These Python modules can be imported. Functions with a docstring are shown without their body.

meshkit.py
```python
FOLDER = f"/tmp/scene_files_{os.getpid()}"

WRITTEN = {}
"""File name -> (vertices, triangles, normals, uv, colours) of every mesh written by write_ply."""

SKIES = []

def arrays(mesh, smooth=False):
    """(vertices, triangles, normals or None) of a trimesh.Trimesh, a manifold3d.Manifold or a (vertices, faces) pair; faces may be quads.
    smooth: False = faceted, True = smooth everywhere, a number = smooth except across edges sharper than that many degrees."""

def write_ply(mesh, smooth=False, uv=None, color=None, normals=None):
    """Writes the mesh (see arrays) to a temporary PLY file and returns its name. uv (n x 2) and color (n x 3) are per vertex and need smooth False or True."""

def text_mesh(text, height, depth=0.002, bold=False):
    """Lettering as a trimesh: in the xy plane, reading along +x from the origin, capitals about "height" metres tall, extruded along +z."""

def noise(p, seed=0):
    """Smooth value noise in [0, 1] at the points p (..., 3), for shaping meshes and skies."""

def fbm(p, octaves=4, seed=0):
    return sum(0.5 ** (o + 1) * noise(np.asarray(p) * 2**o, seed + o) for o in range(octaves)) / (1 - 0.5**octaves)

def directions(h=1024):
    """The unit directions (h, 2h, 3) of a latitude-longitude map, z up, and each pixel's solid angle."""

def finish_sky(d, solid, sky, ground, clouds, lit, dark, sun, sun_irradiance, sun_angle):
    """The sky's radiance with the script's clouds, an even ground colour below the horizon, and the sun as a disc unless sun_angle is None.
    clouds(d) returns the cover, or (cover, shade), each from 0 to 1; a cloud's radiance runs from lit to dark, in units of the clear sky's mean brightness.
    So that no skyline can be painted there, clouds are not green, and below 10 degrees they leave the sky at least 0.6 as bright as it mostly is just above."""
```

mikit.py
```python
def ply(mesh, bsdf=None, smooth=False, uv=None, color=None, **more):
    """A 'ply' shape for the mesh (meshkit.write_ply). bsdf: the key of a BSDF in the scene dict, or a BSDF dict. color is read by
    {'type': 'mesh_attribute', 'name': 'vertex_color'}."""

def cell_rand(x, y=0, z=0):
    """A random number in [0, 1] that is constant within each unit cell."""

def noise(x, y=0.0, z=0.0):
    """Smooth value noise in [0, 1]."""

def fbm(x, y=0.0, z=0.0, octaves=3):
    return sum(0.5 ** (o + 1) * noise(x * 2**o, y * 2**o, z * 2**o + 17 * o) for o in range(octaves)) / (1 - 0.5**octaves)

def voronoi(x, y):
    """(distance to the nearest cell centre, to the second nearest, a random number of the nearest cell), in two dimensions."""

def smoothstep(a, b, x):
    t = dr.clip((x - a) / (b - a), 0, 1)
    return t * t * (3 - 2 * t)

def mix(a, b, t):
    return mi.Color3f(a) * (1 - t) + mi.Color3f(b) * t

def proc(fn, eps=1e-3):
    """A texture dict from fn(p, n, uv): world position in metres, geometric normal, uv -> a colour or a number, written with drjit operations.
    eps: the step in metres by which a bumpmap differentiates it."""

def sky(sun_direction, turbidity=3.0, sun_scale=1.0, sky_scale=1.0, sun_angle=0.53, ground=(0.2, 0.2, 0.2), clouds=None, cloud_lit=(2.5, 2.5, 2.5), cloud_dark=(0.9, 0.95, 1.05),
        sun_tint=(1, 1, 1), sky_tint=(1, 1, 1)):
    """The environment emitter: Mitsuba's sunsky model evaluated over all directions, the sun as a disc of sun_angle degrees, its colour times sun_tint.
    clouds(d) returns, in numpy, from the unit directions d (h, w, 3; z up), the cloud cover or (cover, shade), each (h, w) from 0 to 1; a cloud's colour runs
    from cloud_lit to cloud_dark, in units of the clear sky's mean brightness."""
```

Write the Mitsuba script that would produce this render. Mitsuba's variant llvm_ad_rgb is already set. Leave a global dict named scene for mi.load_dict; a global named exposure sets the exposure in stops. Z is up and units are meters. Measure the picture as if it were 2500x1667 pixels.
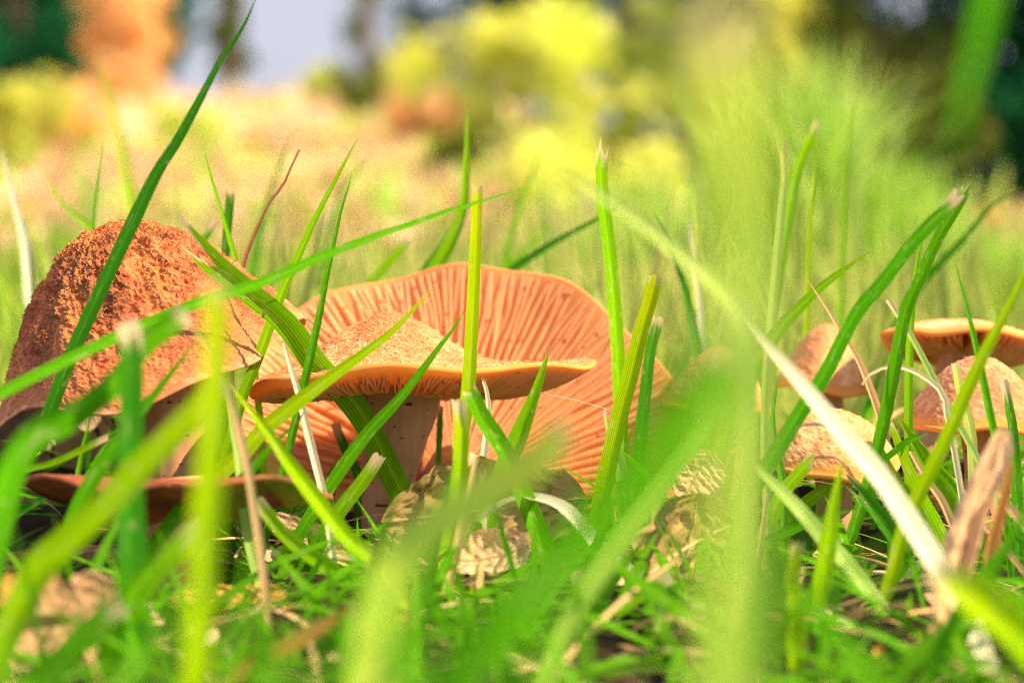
import math
import numpy as np
import drjit as dr
import trimesh
import mitsuba as mi
import mikit
import meshkit

# ------------------------------------------------------------------ camera, sky, exposure
T = mi.ScalarTransform4f
SUN = (0.70, -0.20, 0.68)
PITCH = math.atan(383.5 / 5625)
scene, labels = {}, {}
scene['camera'] = {
    'type': 'thinlens', 'fov': math.degrees(2 * math.atan(1250 / 5625)), 'fov_axis': 'x',
    'aperture_radius': 0.0030, 'focus_distance': 0.438, 'near_clip': 0.01, 'far_clip': 3000.0,
    'to_world': T().look_at(origin=[0, 0, 0.07], target=[0, math.cos(PITCH), 0.07 - math.sin(PITCH)], up=[0, 0, 1])}
scene['sky'] = mikit.sky(SUN, turbidity=5.5, sun_tint=(1.0, 0.95, 0.82), sky_scale=0.40, sun_scale=1.15, sky_tint=(1.12, 1.0, 1.0), cloud_lit=(4.0, 3.95, 4.6), cloud_dark=(2.8, 2.8, 3.4),
                         clouds=lambda d: (0.30 + 0.5 * meshkit.fbm(d * [3, 3, 6], 4, 3), meshkit.fbm(d * 5, 3, 7)), ground=(0.2, 0.2, 0.12))
exposure = 2.7


# ------------------------------------------------------------------ materials
def thin(fn, rough=0.4, trans=1.0, **more):
    return {'type': 'principledthin', 'base_color': mikit.proc(fn), 'roughness': rough, 'diff_trans': trans, 'spec_trans': 0.0, **{'eta': 1.25, **more}}


def solid(fn, rough=0.7, **more):
    return {'type': 'twosided', 'bsdf': {'type': 'principled', 'base_color': mikit.proc(fn), 'roughness': rough, **{'specular': 0.35, **more}}}


def sm(a, b, x):
    return mikit.smoothstep(a, b, x)


def blade_colour(base, dry, amount=1.0):
    """A grass blade: fine parallel veins, a paler midrib, a colour of its own per blade, a tip that dries out over its last millimetres."""
    def fn(p, n, uv):
        k = dr.floor(uv.x)
        x = uv.x - k
        r, r2 = mikit.cell_rand(k, 7), mikit.cell_rand(k, 13)
        vein = 0.5 + 0.5 * dr.sin(x * 56.0)
        mott = mikit.fbm(x * 5 + k * 3.1, uv.y * 14, 1.5)
        c = mi.Color3f(base) * (0.72 + 0.30 * r + 0.38 * vein * vein + 0.35 * (mott - 0.5))
        c = mikit.mix(c, c * mi.Color3f(1.5, 1.02, 0.8), r2 * 0.5)
        c = mikit.mix(c, c * 1.35, dr.exp(-dr.square((x - 0.5) / 0.07)))
        edge = sm(0.958, 0.990, uv.y - 0.035 * r2 + 0.03 * (mikit.noise(x * 9 + k, uv.y * 30) - 0.5) + 0.012 * vein)
        yel = sm(0.88, 0.97, uv.y + 0.05 * mott)
        c = mikit.mix(c, c * mi.Color3f(2.0, 1.15, 0.9), yel * 0.22 * amount)
        spots = sm(0.80, 0.86, mikit.noise(x * 7 + k * 5, uv.y * 60 + k)) * 0.35
        c = mikit.mix(c, mi.Color3f(dry), dr.clip(edge * amount + spots * 0.6, 0, 1))
        return dr.clip(c, 0, 0.95)
    return fn


DRY = (0.84, 0.66, 0.42)
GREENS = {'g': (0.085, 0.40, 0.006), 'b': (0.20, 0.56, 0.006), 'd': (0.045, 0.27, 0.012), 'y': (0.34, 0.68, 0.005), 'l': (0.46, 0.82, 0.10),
          'p': (0.40, 0.66, 0.17), 'w': (0.72, 0.78, 0.58), 's': (0.66, 0.49, 0.26), 'o': (0.50, 0.27, 0.09), 'k': (0.30, 0.15, 0.08)}  # white and pale tones also hold the gloss of shiny blades
BLADE_NAMES = {'g': 'green_blade', 'b': 'bright_blade', 'd': 'dark_blade', 'y': 'yellow_blade', 'l': 'lime_blade', 'p': 'pale_blade', 'w': 'white_and_sheen_blade', 's': 'straw', 'o': 'rust_straw', 'k': 'brown_straw'}
for k, c in GREENS.items():
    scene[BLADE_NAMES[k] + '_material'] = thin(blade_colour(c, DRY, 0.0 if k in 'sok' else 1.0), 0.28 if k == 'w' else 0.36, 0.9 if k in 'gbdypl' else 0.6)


def tree_leaf(a, b):
    def fn(p, n, uv):
        return mikit.mix(a, b, mikit.cell_rand(dr.floor(uv.x), 2)) * (0.75 + 0.5 * mikit.noise(p.x * 3, p.y * 3, p.z * 3))
    return fn


def lawn_colour(p, n, uv):
    k = dr.floor(uv.x)
    r, r2 = mikit.cell_rand(k, 3), mikit.cell_rand(k, 5)
    c = mikit.mix((0.17, 0.46, 0.012), (0.34, 0.58, 0.025), r)
    c = mikit.mix(c, mi.Color3f(0.60, 0.50, 0.22), sm(0.86, 0.90, r2))
    patch = mikit.fbm(p.x * 3.1, p.y * 1.3, 2.0)
    c = mikit.mix(c, mi.Color3f(0.56, 0.56, 0.18), sm(0.50, 0.66, patch) * 0.6)
    return dr.clip(c * (0.8 + 0.3 * (uv.x - k)), 0, 0.95)


scene['lawn_material'] = thin(lawn_colour, 0.4, 0.9)
scene['tuft_material'] = thin(tree_leaf((0.36, 0.66, 0.05), (0.68, 0.82, 0.26)), 0.5, 1.0)
scene['floor_grass_material'] = thin(blade_colour((0.10, 0.38, 0.008), DRY), 0.38, 0.95)


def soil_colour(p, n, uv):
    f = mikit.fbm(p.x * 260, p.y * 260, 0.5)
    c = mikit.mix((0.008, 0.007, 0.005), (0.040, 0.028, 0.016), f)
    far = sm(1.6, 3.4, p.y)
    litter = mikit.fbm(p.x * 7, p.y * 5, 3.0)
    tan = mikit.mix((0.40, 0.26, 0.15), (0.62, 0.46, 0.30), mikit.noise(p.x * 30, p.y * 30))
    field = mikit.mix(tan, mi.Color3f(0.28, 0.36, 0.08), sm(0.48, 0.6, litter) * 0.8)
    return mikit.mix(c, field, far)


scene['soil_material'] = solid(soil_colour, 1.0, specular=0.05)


def cap_colour(a, b, dark, fine, rim=None, streaks=False):
    def fn(p, n, uv):
        q = p * fine
        f = mikit.fbm(q.x, q.y, q.z)
        g = mikit.fbm(q.x * 0.16 + 5, q.y * 0.16, q.z * 0.16)
        c = mikit.mix(a, b, sm(0.30, 0.70, f))
        c = mikit.mix(c, mi.Color3f(dark), sm(0.46, 0.66, g) * 0.75)
        if streaks:
            k = mikit.noise(uv.x * 24 + 2, uv.y * 2.2, 1.0)
            c = mikit.mix(c, mi.Color3f(0.44, 0.20, 0.06), sm(0.62, 0.80, k + 0.3 * (f - 0.5)) * 0.6)
            c = mikit.mix(c, mi.Color3f(0.16, 0.05, 0.02), sm(0.60, 0.78, mikit.noise(uv.x * 17, uv.y * 3.5, 6.0) + 0.3 * (f - 0.5)) * 0.7)
            c = mikit.mix(c, mi.Color3f(0.84, 0.36, 0.09), sm(0.30, 0.08, uv.y + 0.2 * (g - 0.5)) * 0.6)
        if rim is not None:
            c = mikit.mix(c, mi.Color3f(rim), sm(0.70, 1.08, uv.y + 0.25 * (g - 0.5) + 0.2 * (f - 0.5)) * 0.7)
        return c
    return fn


scene['rough_cap_material'] = solid(cap_colour((0.40, 0.075, 0.028), (0.70, 0.23, 0.085), (0.20, 0.06, 0.02), 620.0, (0.72, 0.24, 0.09), True), 0.75, sheen=0.4)
scene['rough_cap_grain_material'] = solid(cap_colour((0.48, 0.13, 0.04), (0.76, 0.32, 0.10), (0.26, 0.09, 0.025), 700.0), 0.7)
scene['felt_cap_material'] = thin(cap_colour((0.85, 0.40, 0.19), (0.95, 0.58, 0.32), (0.78, 0.35, 0.16), 700.0), 0.8, 0.5)
scene['felt_hair_material'] = thin(cap_colour((0.80, 0.40, 0.17), (0.95, 0.66, 0.38), (0.80, 0.42, 0.20), 500.0), 0.5, 0.7)
scene['small_cap_material'] = solid(cap_colour((0.70, 0.33, 0.12), (0.86, 0.52, 0.25), (0.58, 0.26, 0.10), 800.0), 0.8, sheen=0.4)
scene['shade_toned_cap_material'] = solid(cap_colour((0.20, 0.05, 0.02), (0.34, 0.10, 0.04), (0.10, 0.03, 0.015), 500.0), 0.8)  # dark tones hold the shade under the bell-shaped cap
scene['red_cap_material'] = solid(cap_colour((0.55, 0.20, 0.09), (0.74, 0.36, 0.18), (0.42, 0.15, 0.06), 800.0), 0.8, sheen=0.4)


def lip_colour(p, n, uv):
    f = mikit.fbm(p.x * 500, p.y * 500, p.z * 500)
    return mikit.mix((0.97, 0.46, 0.11), (0.97, 0.55, 0.17), f)


def gill_colour(p, n, uv):
    f = mikit.fbm(p.x * 420, p.y * 420, p.z * 420)
    c = mikit.mix((0.98, 0.58, 0.30), (0.98, 0.68, 0.40), f)
    return mikit.mix(c, mi.Color3f(0.45, 0.14, 0.05), sm(0.80, 0.86, mikit.noise(p.x * 700, p.y * 700, p.z * 700)) * 0.7)


scene['lip_material'] = thin(lip_colour, 0.5, 0.8)
scene['gill_base_material'] = thin(lambda p, n, uv: mi.Color3f(0.97, 0.53, 0.23), 0.5, 0.9)
scene['gill_material'] = thin(gill_colour, 0.35, 0.9)


def stem_colour(p, n, uv):
    f = mikit.fbm(p.x * 900, p.y * 900, p.z * 90)
    g = mikit.fbm(p.x * 160, p.y * 160, p.z * 160)
    c = mikit.mix((0.42, 0.20, 0.11), (0.62, 0.36, 0.22), f)
    c = mikit.mix(c, mi.Color3f(0.36, 0.16, 0.08), sm(0.5, 0.75, g) * 0.6)
    return mikit.mix(c, mi.Color3f(0.08, 0.03, 0.02), sm(0.86, 0.90, mikit.noise(p.x * 900, p.y * 900, p.z * 900)))


scene['stem_material'] = solid(stem_colour, 0.7)


def leaf_colour(a, b):
    def fn(p, n, uv):
        f = mikit.fbm(uv.x * 9, uv.y * 9, 4.0)
        side = dr.abs(dr.sin((uv.y * 7.0 + dr.abs(uv.x - 0.5) * 5.0) * 3.14159))
        c = mikit.mix(a, b, f)
        c = mikit.mix(c * 0.75, c, sm(0.0, 0.35, side))
        return mikit.mix(c, c * 0.35, sm(0.60, 0.72, mikit.fbm(uv.x * 16 + 3, uv.y * 16, 8.0)) * 0.7)
    return fn


scene['tan_leaf_material'] = thin(leaf_colour((0.60, 0.38, 0.22), (0.80, 0.58, 0.38)), 0.6, 0.4)
scene['olive_leaf_material'] = thin(leaf_colour((0.34, 0.25, 0.09), (0.56, 0.42, 0.17)), 0.6, 0.4)
scene['gold_leaf_material'] = thin(leaf_colour((0.62, 0.36, 0.06), (0.80, 0.52, 0.14)), 0.6, 0.6)
scene['brown_leaf_material'] = thin(leaf_colour((0.36, 0.20, 0.11), (0.66, 0.44, 0.26)), 0.6, 0.3)


def litter_colour(p, n, uv):
    r = mikit.cell_rand(dr.floor(uv.x), 9)
    c = mikit.mix((0.56, 0.36, 0.21), (0.82, 0.63, 0.42), r)
    return mikit.mix(c, mi.Color3f(0.66, 0.44, 0.10), sm(0.85, 0.9, mikit.cell_rand(dr.floor(uv.x), 4)))


scene['litter_material'] = thin(litter_colour, 0.6, 0.5)


scene['yellow_foliage_material'] = thin(tree_leaf((0.60, 0.66, 0.06), (0.86, 0.86, 0.26)), 0.5, 1.0)
scene['lime_foliage_material'] = thin(tree_leaf((0.58, 0.70, 0.06), (0.88, 0.90, 0.30)), 0.5, 1.0)
scene['dark_foliage_material'] = thin(tree_leaf((0.006, 0.075, 0.030), (0.020, 0.15, 0.055)), 0.9, 0.6, eta=1.1)  # these dark leaf tones also stand in for the shade on the hedge
scene['olive_foliage_material'] = thin(tree_leaf((0.03, 0.07, 0.02), (0.18, 0.20, 0.03)), 0.5, 0.7)
scene['rust_foliage_material'] = thin(tree_leaf((0.86, 0.50, 0.17), (0.96, 0.72, 0.40)), 0.5, 0.8)
scene['bark_material'] = solid(lambda p, n, uv: mikit.mix((0.05, 0.035, 0.025), (0.16, 0.12, 0.08), mikit.fbm(p.x * 30, p.y * 30, p.z * 6)), 0.9)
scene['thread_material'] = thin(lambda p, n, uv: mi.Color3f(0.85, 0.80, 0.70), 0.3, 0.8)


# ------------------------------------------------------------------ helpers
def numbered(name):
    if name not in used:
        used[name] = 0
        return name
    used[name] += 1
    return '%s_%03d' % (name, used[name])


used = {}


def tag(key, label, category=None, group=None, kind=None):
    labels[key] = {k: v for k, v in (('label', label), ('category', category), ('group', group), ('kind', kind)) if v}


def put(name, mesh, material, parent=None, smooth=True, uv=None):
    key = numbered((parent + '__' if parent else '') + name)
    scene[key] = mikit.ply(mesh, material, smooth=smooth, uv=uv)
    return key


def unit(v):
    v = np.asarray(v, float)
    return v / np.maximum(np.linalg.norm(v, axis=-1, keepdims=True), 1e-12)


def spline(P, n):
    """n points evenly along a Catmull-Rom curve through P."""
    P = np.asarray(P, float)
    if len(P) == 2:
        return P[0] + (P[1] - P[0]) * np.linspace(0, 1, n)[:, None]
    Q = np.vstack([2 * P[0] - P[1], P, 2 * P[-1] - P[-2]])
    t = np.linspace(0, 1, 14)[:, None]
    out = []
    for i in range(len(P) - 1):
        a, b, c, d = Q[i:i + 4]
        out.append(0.5 * (2 * b + (c - a) * t + (2 * a - 5 * b + 4 * c - d) * t ** 2 + (3 * b - a - 3 * c + d) * t ** 3)[:-1])
    C = np.vstack(out + [P[-1:]])
    L = np.r_[0, np.cumsum(np.linalg.norm(np.diff(C, axis=0), axis=1))]
    return np.stack([np.interp(np.linspace(0, L[-1], n), L, C[:, k]) for k in range(3)], 1)


def grid_faces(r, c, wrap=False):
    i, j = np.meshgrid(np.arange(r - 1), np.arange(c if wrap else c - 1), indexing='ij')
    a, b = i * c + j, i * c + (j + 1) % c
    return np.stack([a, b, b + c, a + c], -1).reshape(-1, 4)


def tube(P, radii, n=14, rows=None):
    P = spline(P, rows) if rows else np.asarray(P, float)
    r = np.interp(np.linspace(0, 1, len(P)), np.linspace(0, 1, len(radii)), radii)
    t = unit(np.gradient(P, axis=0))
    s = unit(np.cross(t, [0.31, 0.93, 0.17]))
    b = np.cross(t, s)
    a = np.arange(n) * 2 * np.pi / n
    v = P[:, None] + r[:, None, None] * (np.cos(a)[None, :, None] * s[:, None] + np.sin(a)[None, :, None] * b[:, None])
    f = grid_faces(len(P), n, True)
    f = np.vstack([f[:, [0, 1, 2]], f[:, [0, 2, 3]]])
    v = np.vstack([v.reshape(-1, 3), P[:1], P[-1:]])
    m, k = len(v), np.arange(n)
    f = np.vstack([f, np.stack([(k + 1) % n, k, k * 0 + m - 2], 1), np.stack([k + (len(P) - 1) * n, (k + 1) % n + (len(P) - 1) * n, k * 0 + m - 1], 1)])
    return v, f


def rotation(roll, pitch, yaw=0):
    """Degrees: roll > 0 lowers the right side, pitch > 0 lifts the near side, then yaw about the vertical."""
    a, b, c = np.radians([roll, -pitch, yaw])
    ry = np.array([[math.cos(a), 0, math.sin(a)], [0, 1, 0], [-math.sin(a), 0, math.cos(a)]])
    rx = np.array([[1, 0, 0], [0, math.cos(b), -math.sin(b)], [0, math.sin(b), math.cos(b)]])
    rz = np.array([[math.cos(c), -math.sin(c), 0], [math.sin(c), math.cos(c), 0], [0, 0, 1]])
    return rz @ ry @ rx


# ------------------------------------------------------------------ the ground
def step(a, b, x):
    t = np.clip((x - a) / (b - a), 0, 1)
    return t * t * (3 - 2 * t)


SHADE_MOUNDS = [(-0.103, 0.520, 0.024, 0.020, 0.018), (-0.060, 0.525, 0.012, 0.020, 0.016), (0.085, 0.515, 0.013, 0.030, 0.018), (0.035, 0.455, 0.006, 0.015, 0.012)]  # added rises of dark soil standing in for shade behind the mushrooms


def ground_z(x, y):
    x, y = np.asarray(x, float), np.asarray(y, float)
    p = np.stack([x, y, 0 * x], -1)
    near = (meshkit.fbm(p * 60, 3, 5) - 0.5) * 0.005 * np.exp(-y / 6)
    bank = 0.37 * step(2.0, 9.0, y) * (1 - step(-0.25, 0.7, x - 0.02 * (y - 5)))
    shade_mounds = sum(h * np.exp(-((x - a) / p) ** 2 - ((y - b) / q) ** 2) for a, b, h, p, q in SHADE_MOUNDS)
    return near + shade_mounds + bank + (meshkit.fbm(p * 1.3, 3, 9) - 0.5) * 0.10 * step(1.2, 6, y)


ys = np.r_[np.linspace(-3, 0.15, 12), np.linspace(0.16, 0.9, 130), np.geomspace(0.92, 600, 110)]
xs = np.r_[-np.geomspace(700, 0.32, 60), np.linspace(-0.31, 0.31, 110), np.geomspace(0.32, 700, 60)]
gx, gy = np.meshgrid(xs, ys)
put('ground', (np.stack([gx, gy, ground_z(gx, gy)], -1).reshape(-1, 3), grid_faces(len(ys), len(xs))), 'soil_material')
tag('ground', 'dark soil under the grass rising to a bank of dry leaves behind', kind='structure')


# ------------------------------------------------------------------ grass blades, each a thing
def blade_mesh(P, width, face, tip, ident, rng):
    L = np.linalg.norm(np.diff(P, axis=0), axis=1).sum()
    n = int(np.clip(L / 0.0022, 16, 90))
    C = spline(P, n)
    t = unit(np.gradient(C, axis=0))
    f = unit(np.asarray(face) - t * (t @ np.asarray(face))[:, None])
    s = np.cross(t, f)
    u = np.linspace(0, 1, n)
    twist = rng.uniform(-0.35, 0.35) * (u - 0.5) + 0.08 * np.sin(u * rng.uniform(5, 9) + rng.uniform(0, 6))
    f, s = f * np.cos(twist)[:, None] + s * np.sin(twist)[:, None], s * np.cos(twist)[:, None] - f * np.sin(twist)[:, None]
    w = width * np.ones(n) * (0.78 + 0.22 * np.minimum(1, u / 0.25))
    if tip == 'p':
        w = w * np.minimum(1, ((1 - u) / 0.42 + 0.015)) ** 0.75
    elif tip == 't':
        w = w * np.minimum(1, 0.45 + (1 - u) * 1.6)
    else:
        w = w * (0.80 + 0.20 * np.minimum(1, (1 - u) / 0.5))
    w = w * (1 + 0.10 * (meshkit.noise(np.stack([u * 11, 0 * u + ident, 0 * u], -1)) - 0.5))
    q = np.linspace(-0.5, 0.5, 7)
    fold = rng.uniform(0.16, 0.48) if tip != 't' else 0.5
    lift = (np.abs(q) * 0.8 + q * q) * fold
    V = C[:, None] + s[:, None] * (q[None, :, None] * w[:, None, None]) + f[:, None] * (lift[None, :, None] * w[:, None, None])
    if tip in 'cjs':
        amp = {'c': 0.25, 'j': 0.9, 's': 0.9}[tip]
        d = rng.uniform(-1, 0.6, 7) * amp * width
        if tip == 's':
            d[3] -= 1.6 * width
            d[2] -= 0.7 * width
            d += np.linspace(-0.5, 0.3, 7) * width
        k = 5
        for i in range(k):
            V[n - 1 - i] += t[-1] * d[:, None] * ((k - i) / k)
    tipd = (1 - u) * L
    vv = 1 - tipd / 0.1 - (0.0 if tip in 'cjst' else 0.035)
    uv = np.stack([np.broadcast_to(ident + 0.02 + 0.96 * (q + 0.5), (n, 7)), np.broadcast_to(vv[:, None], (n, 7))], -1)
    return (V.reshape(-1, 3), grid_faces(n, 7)), uv.reshape(-1, 2)


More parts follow.
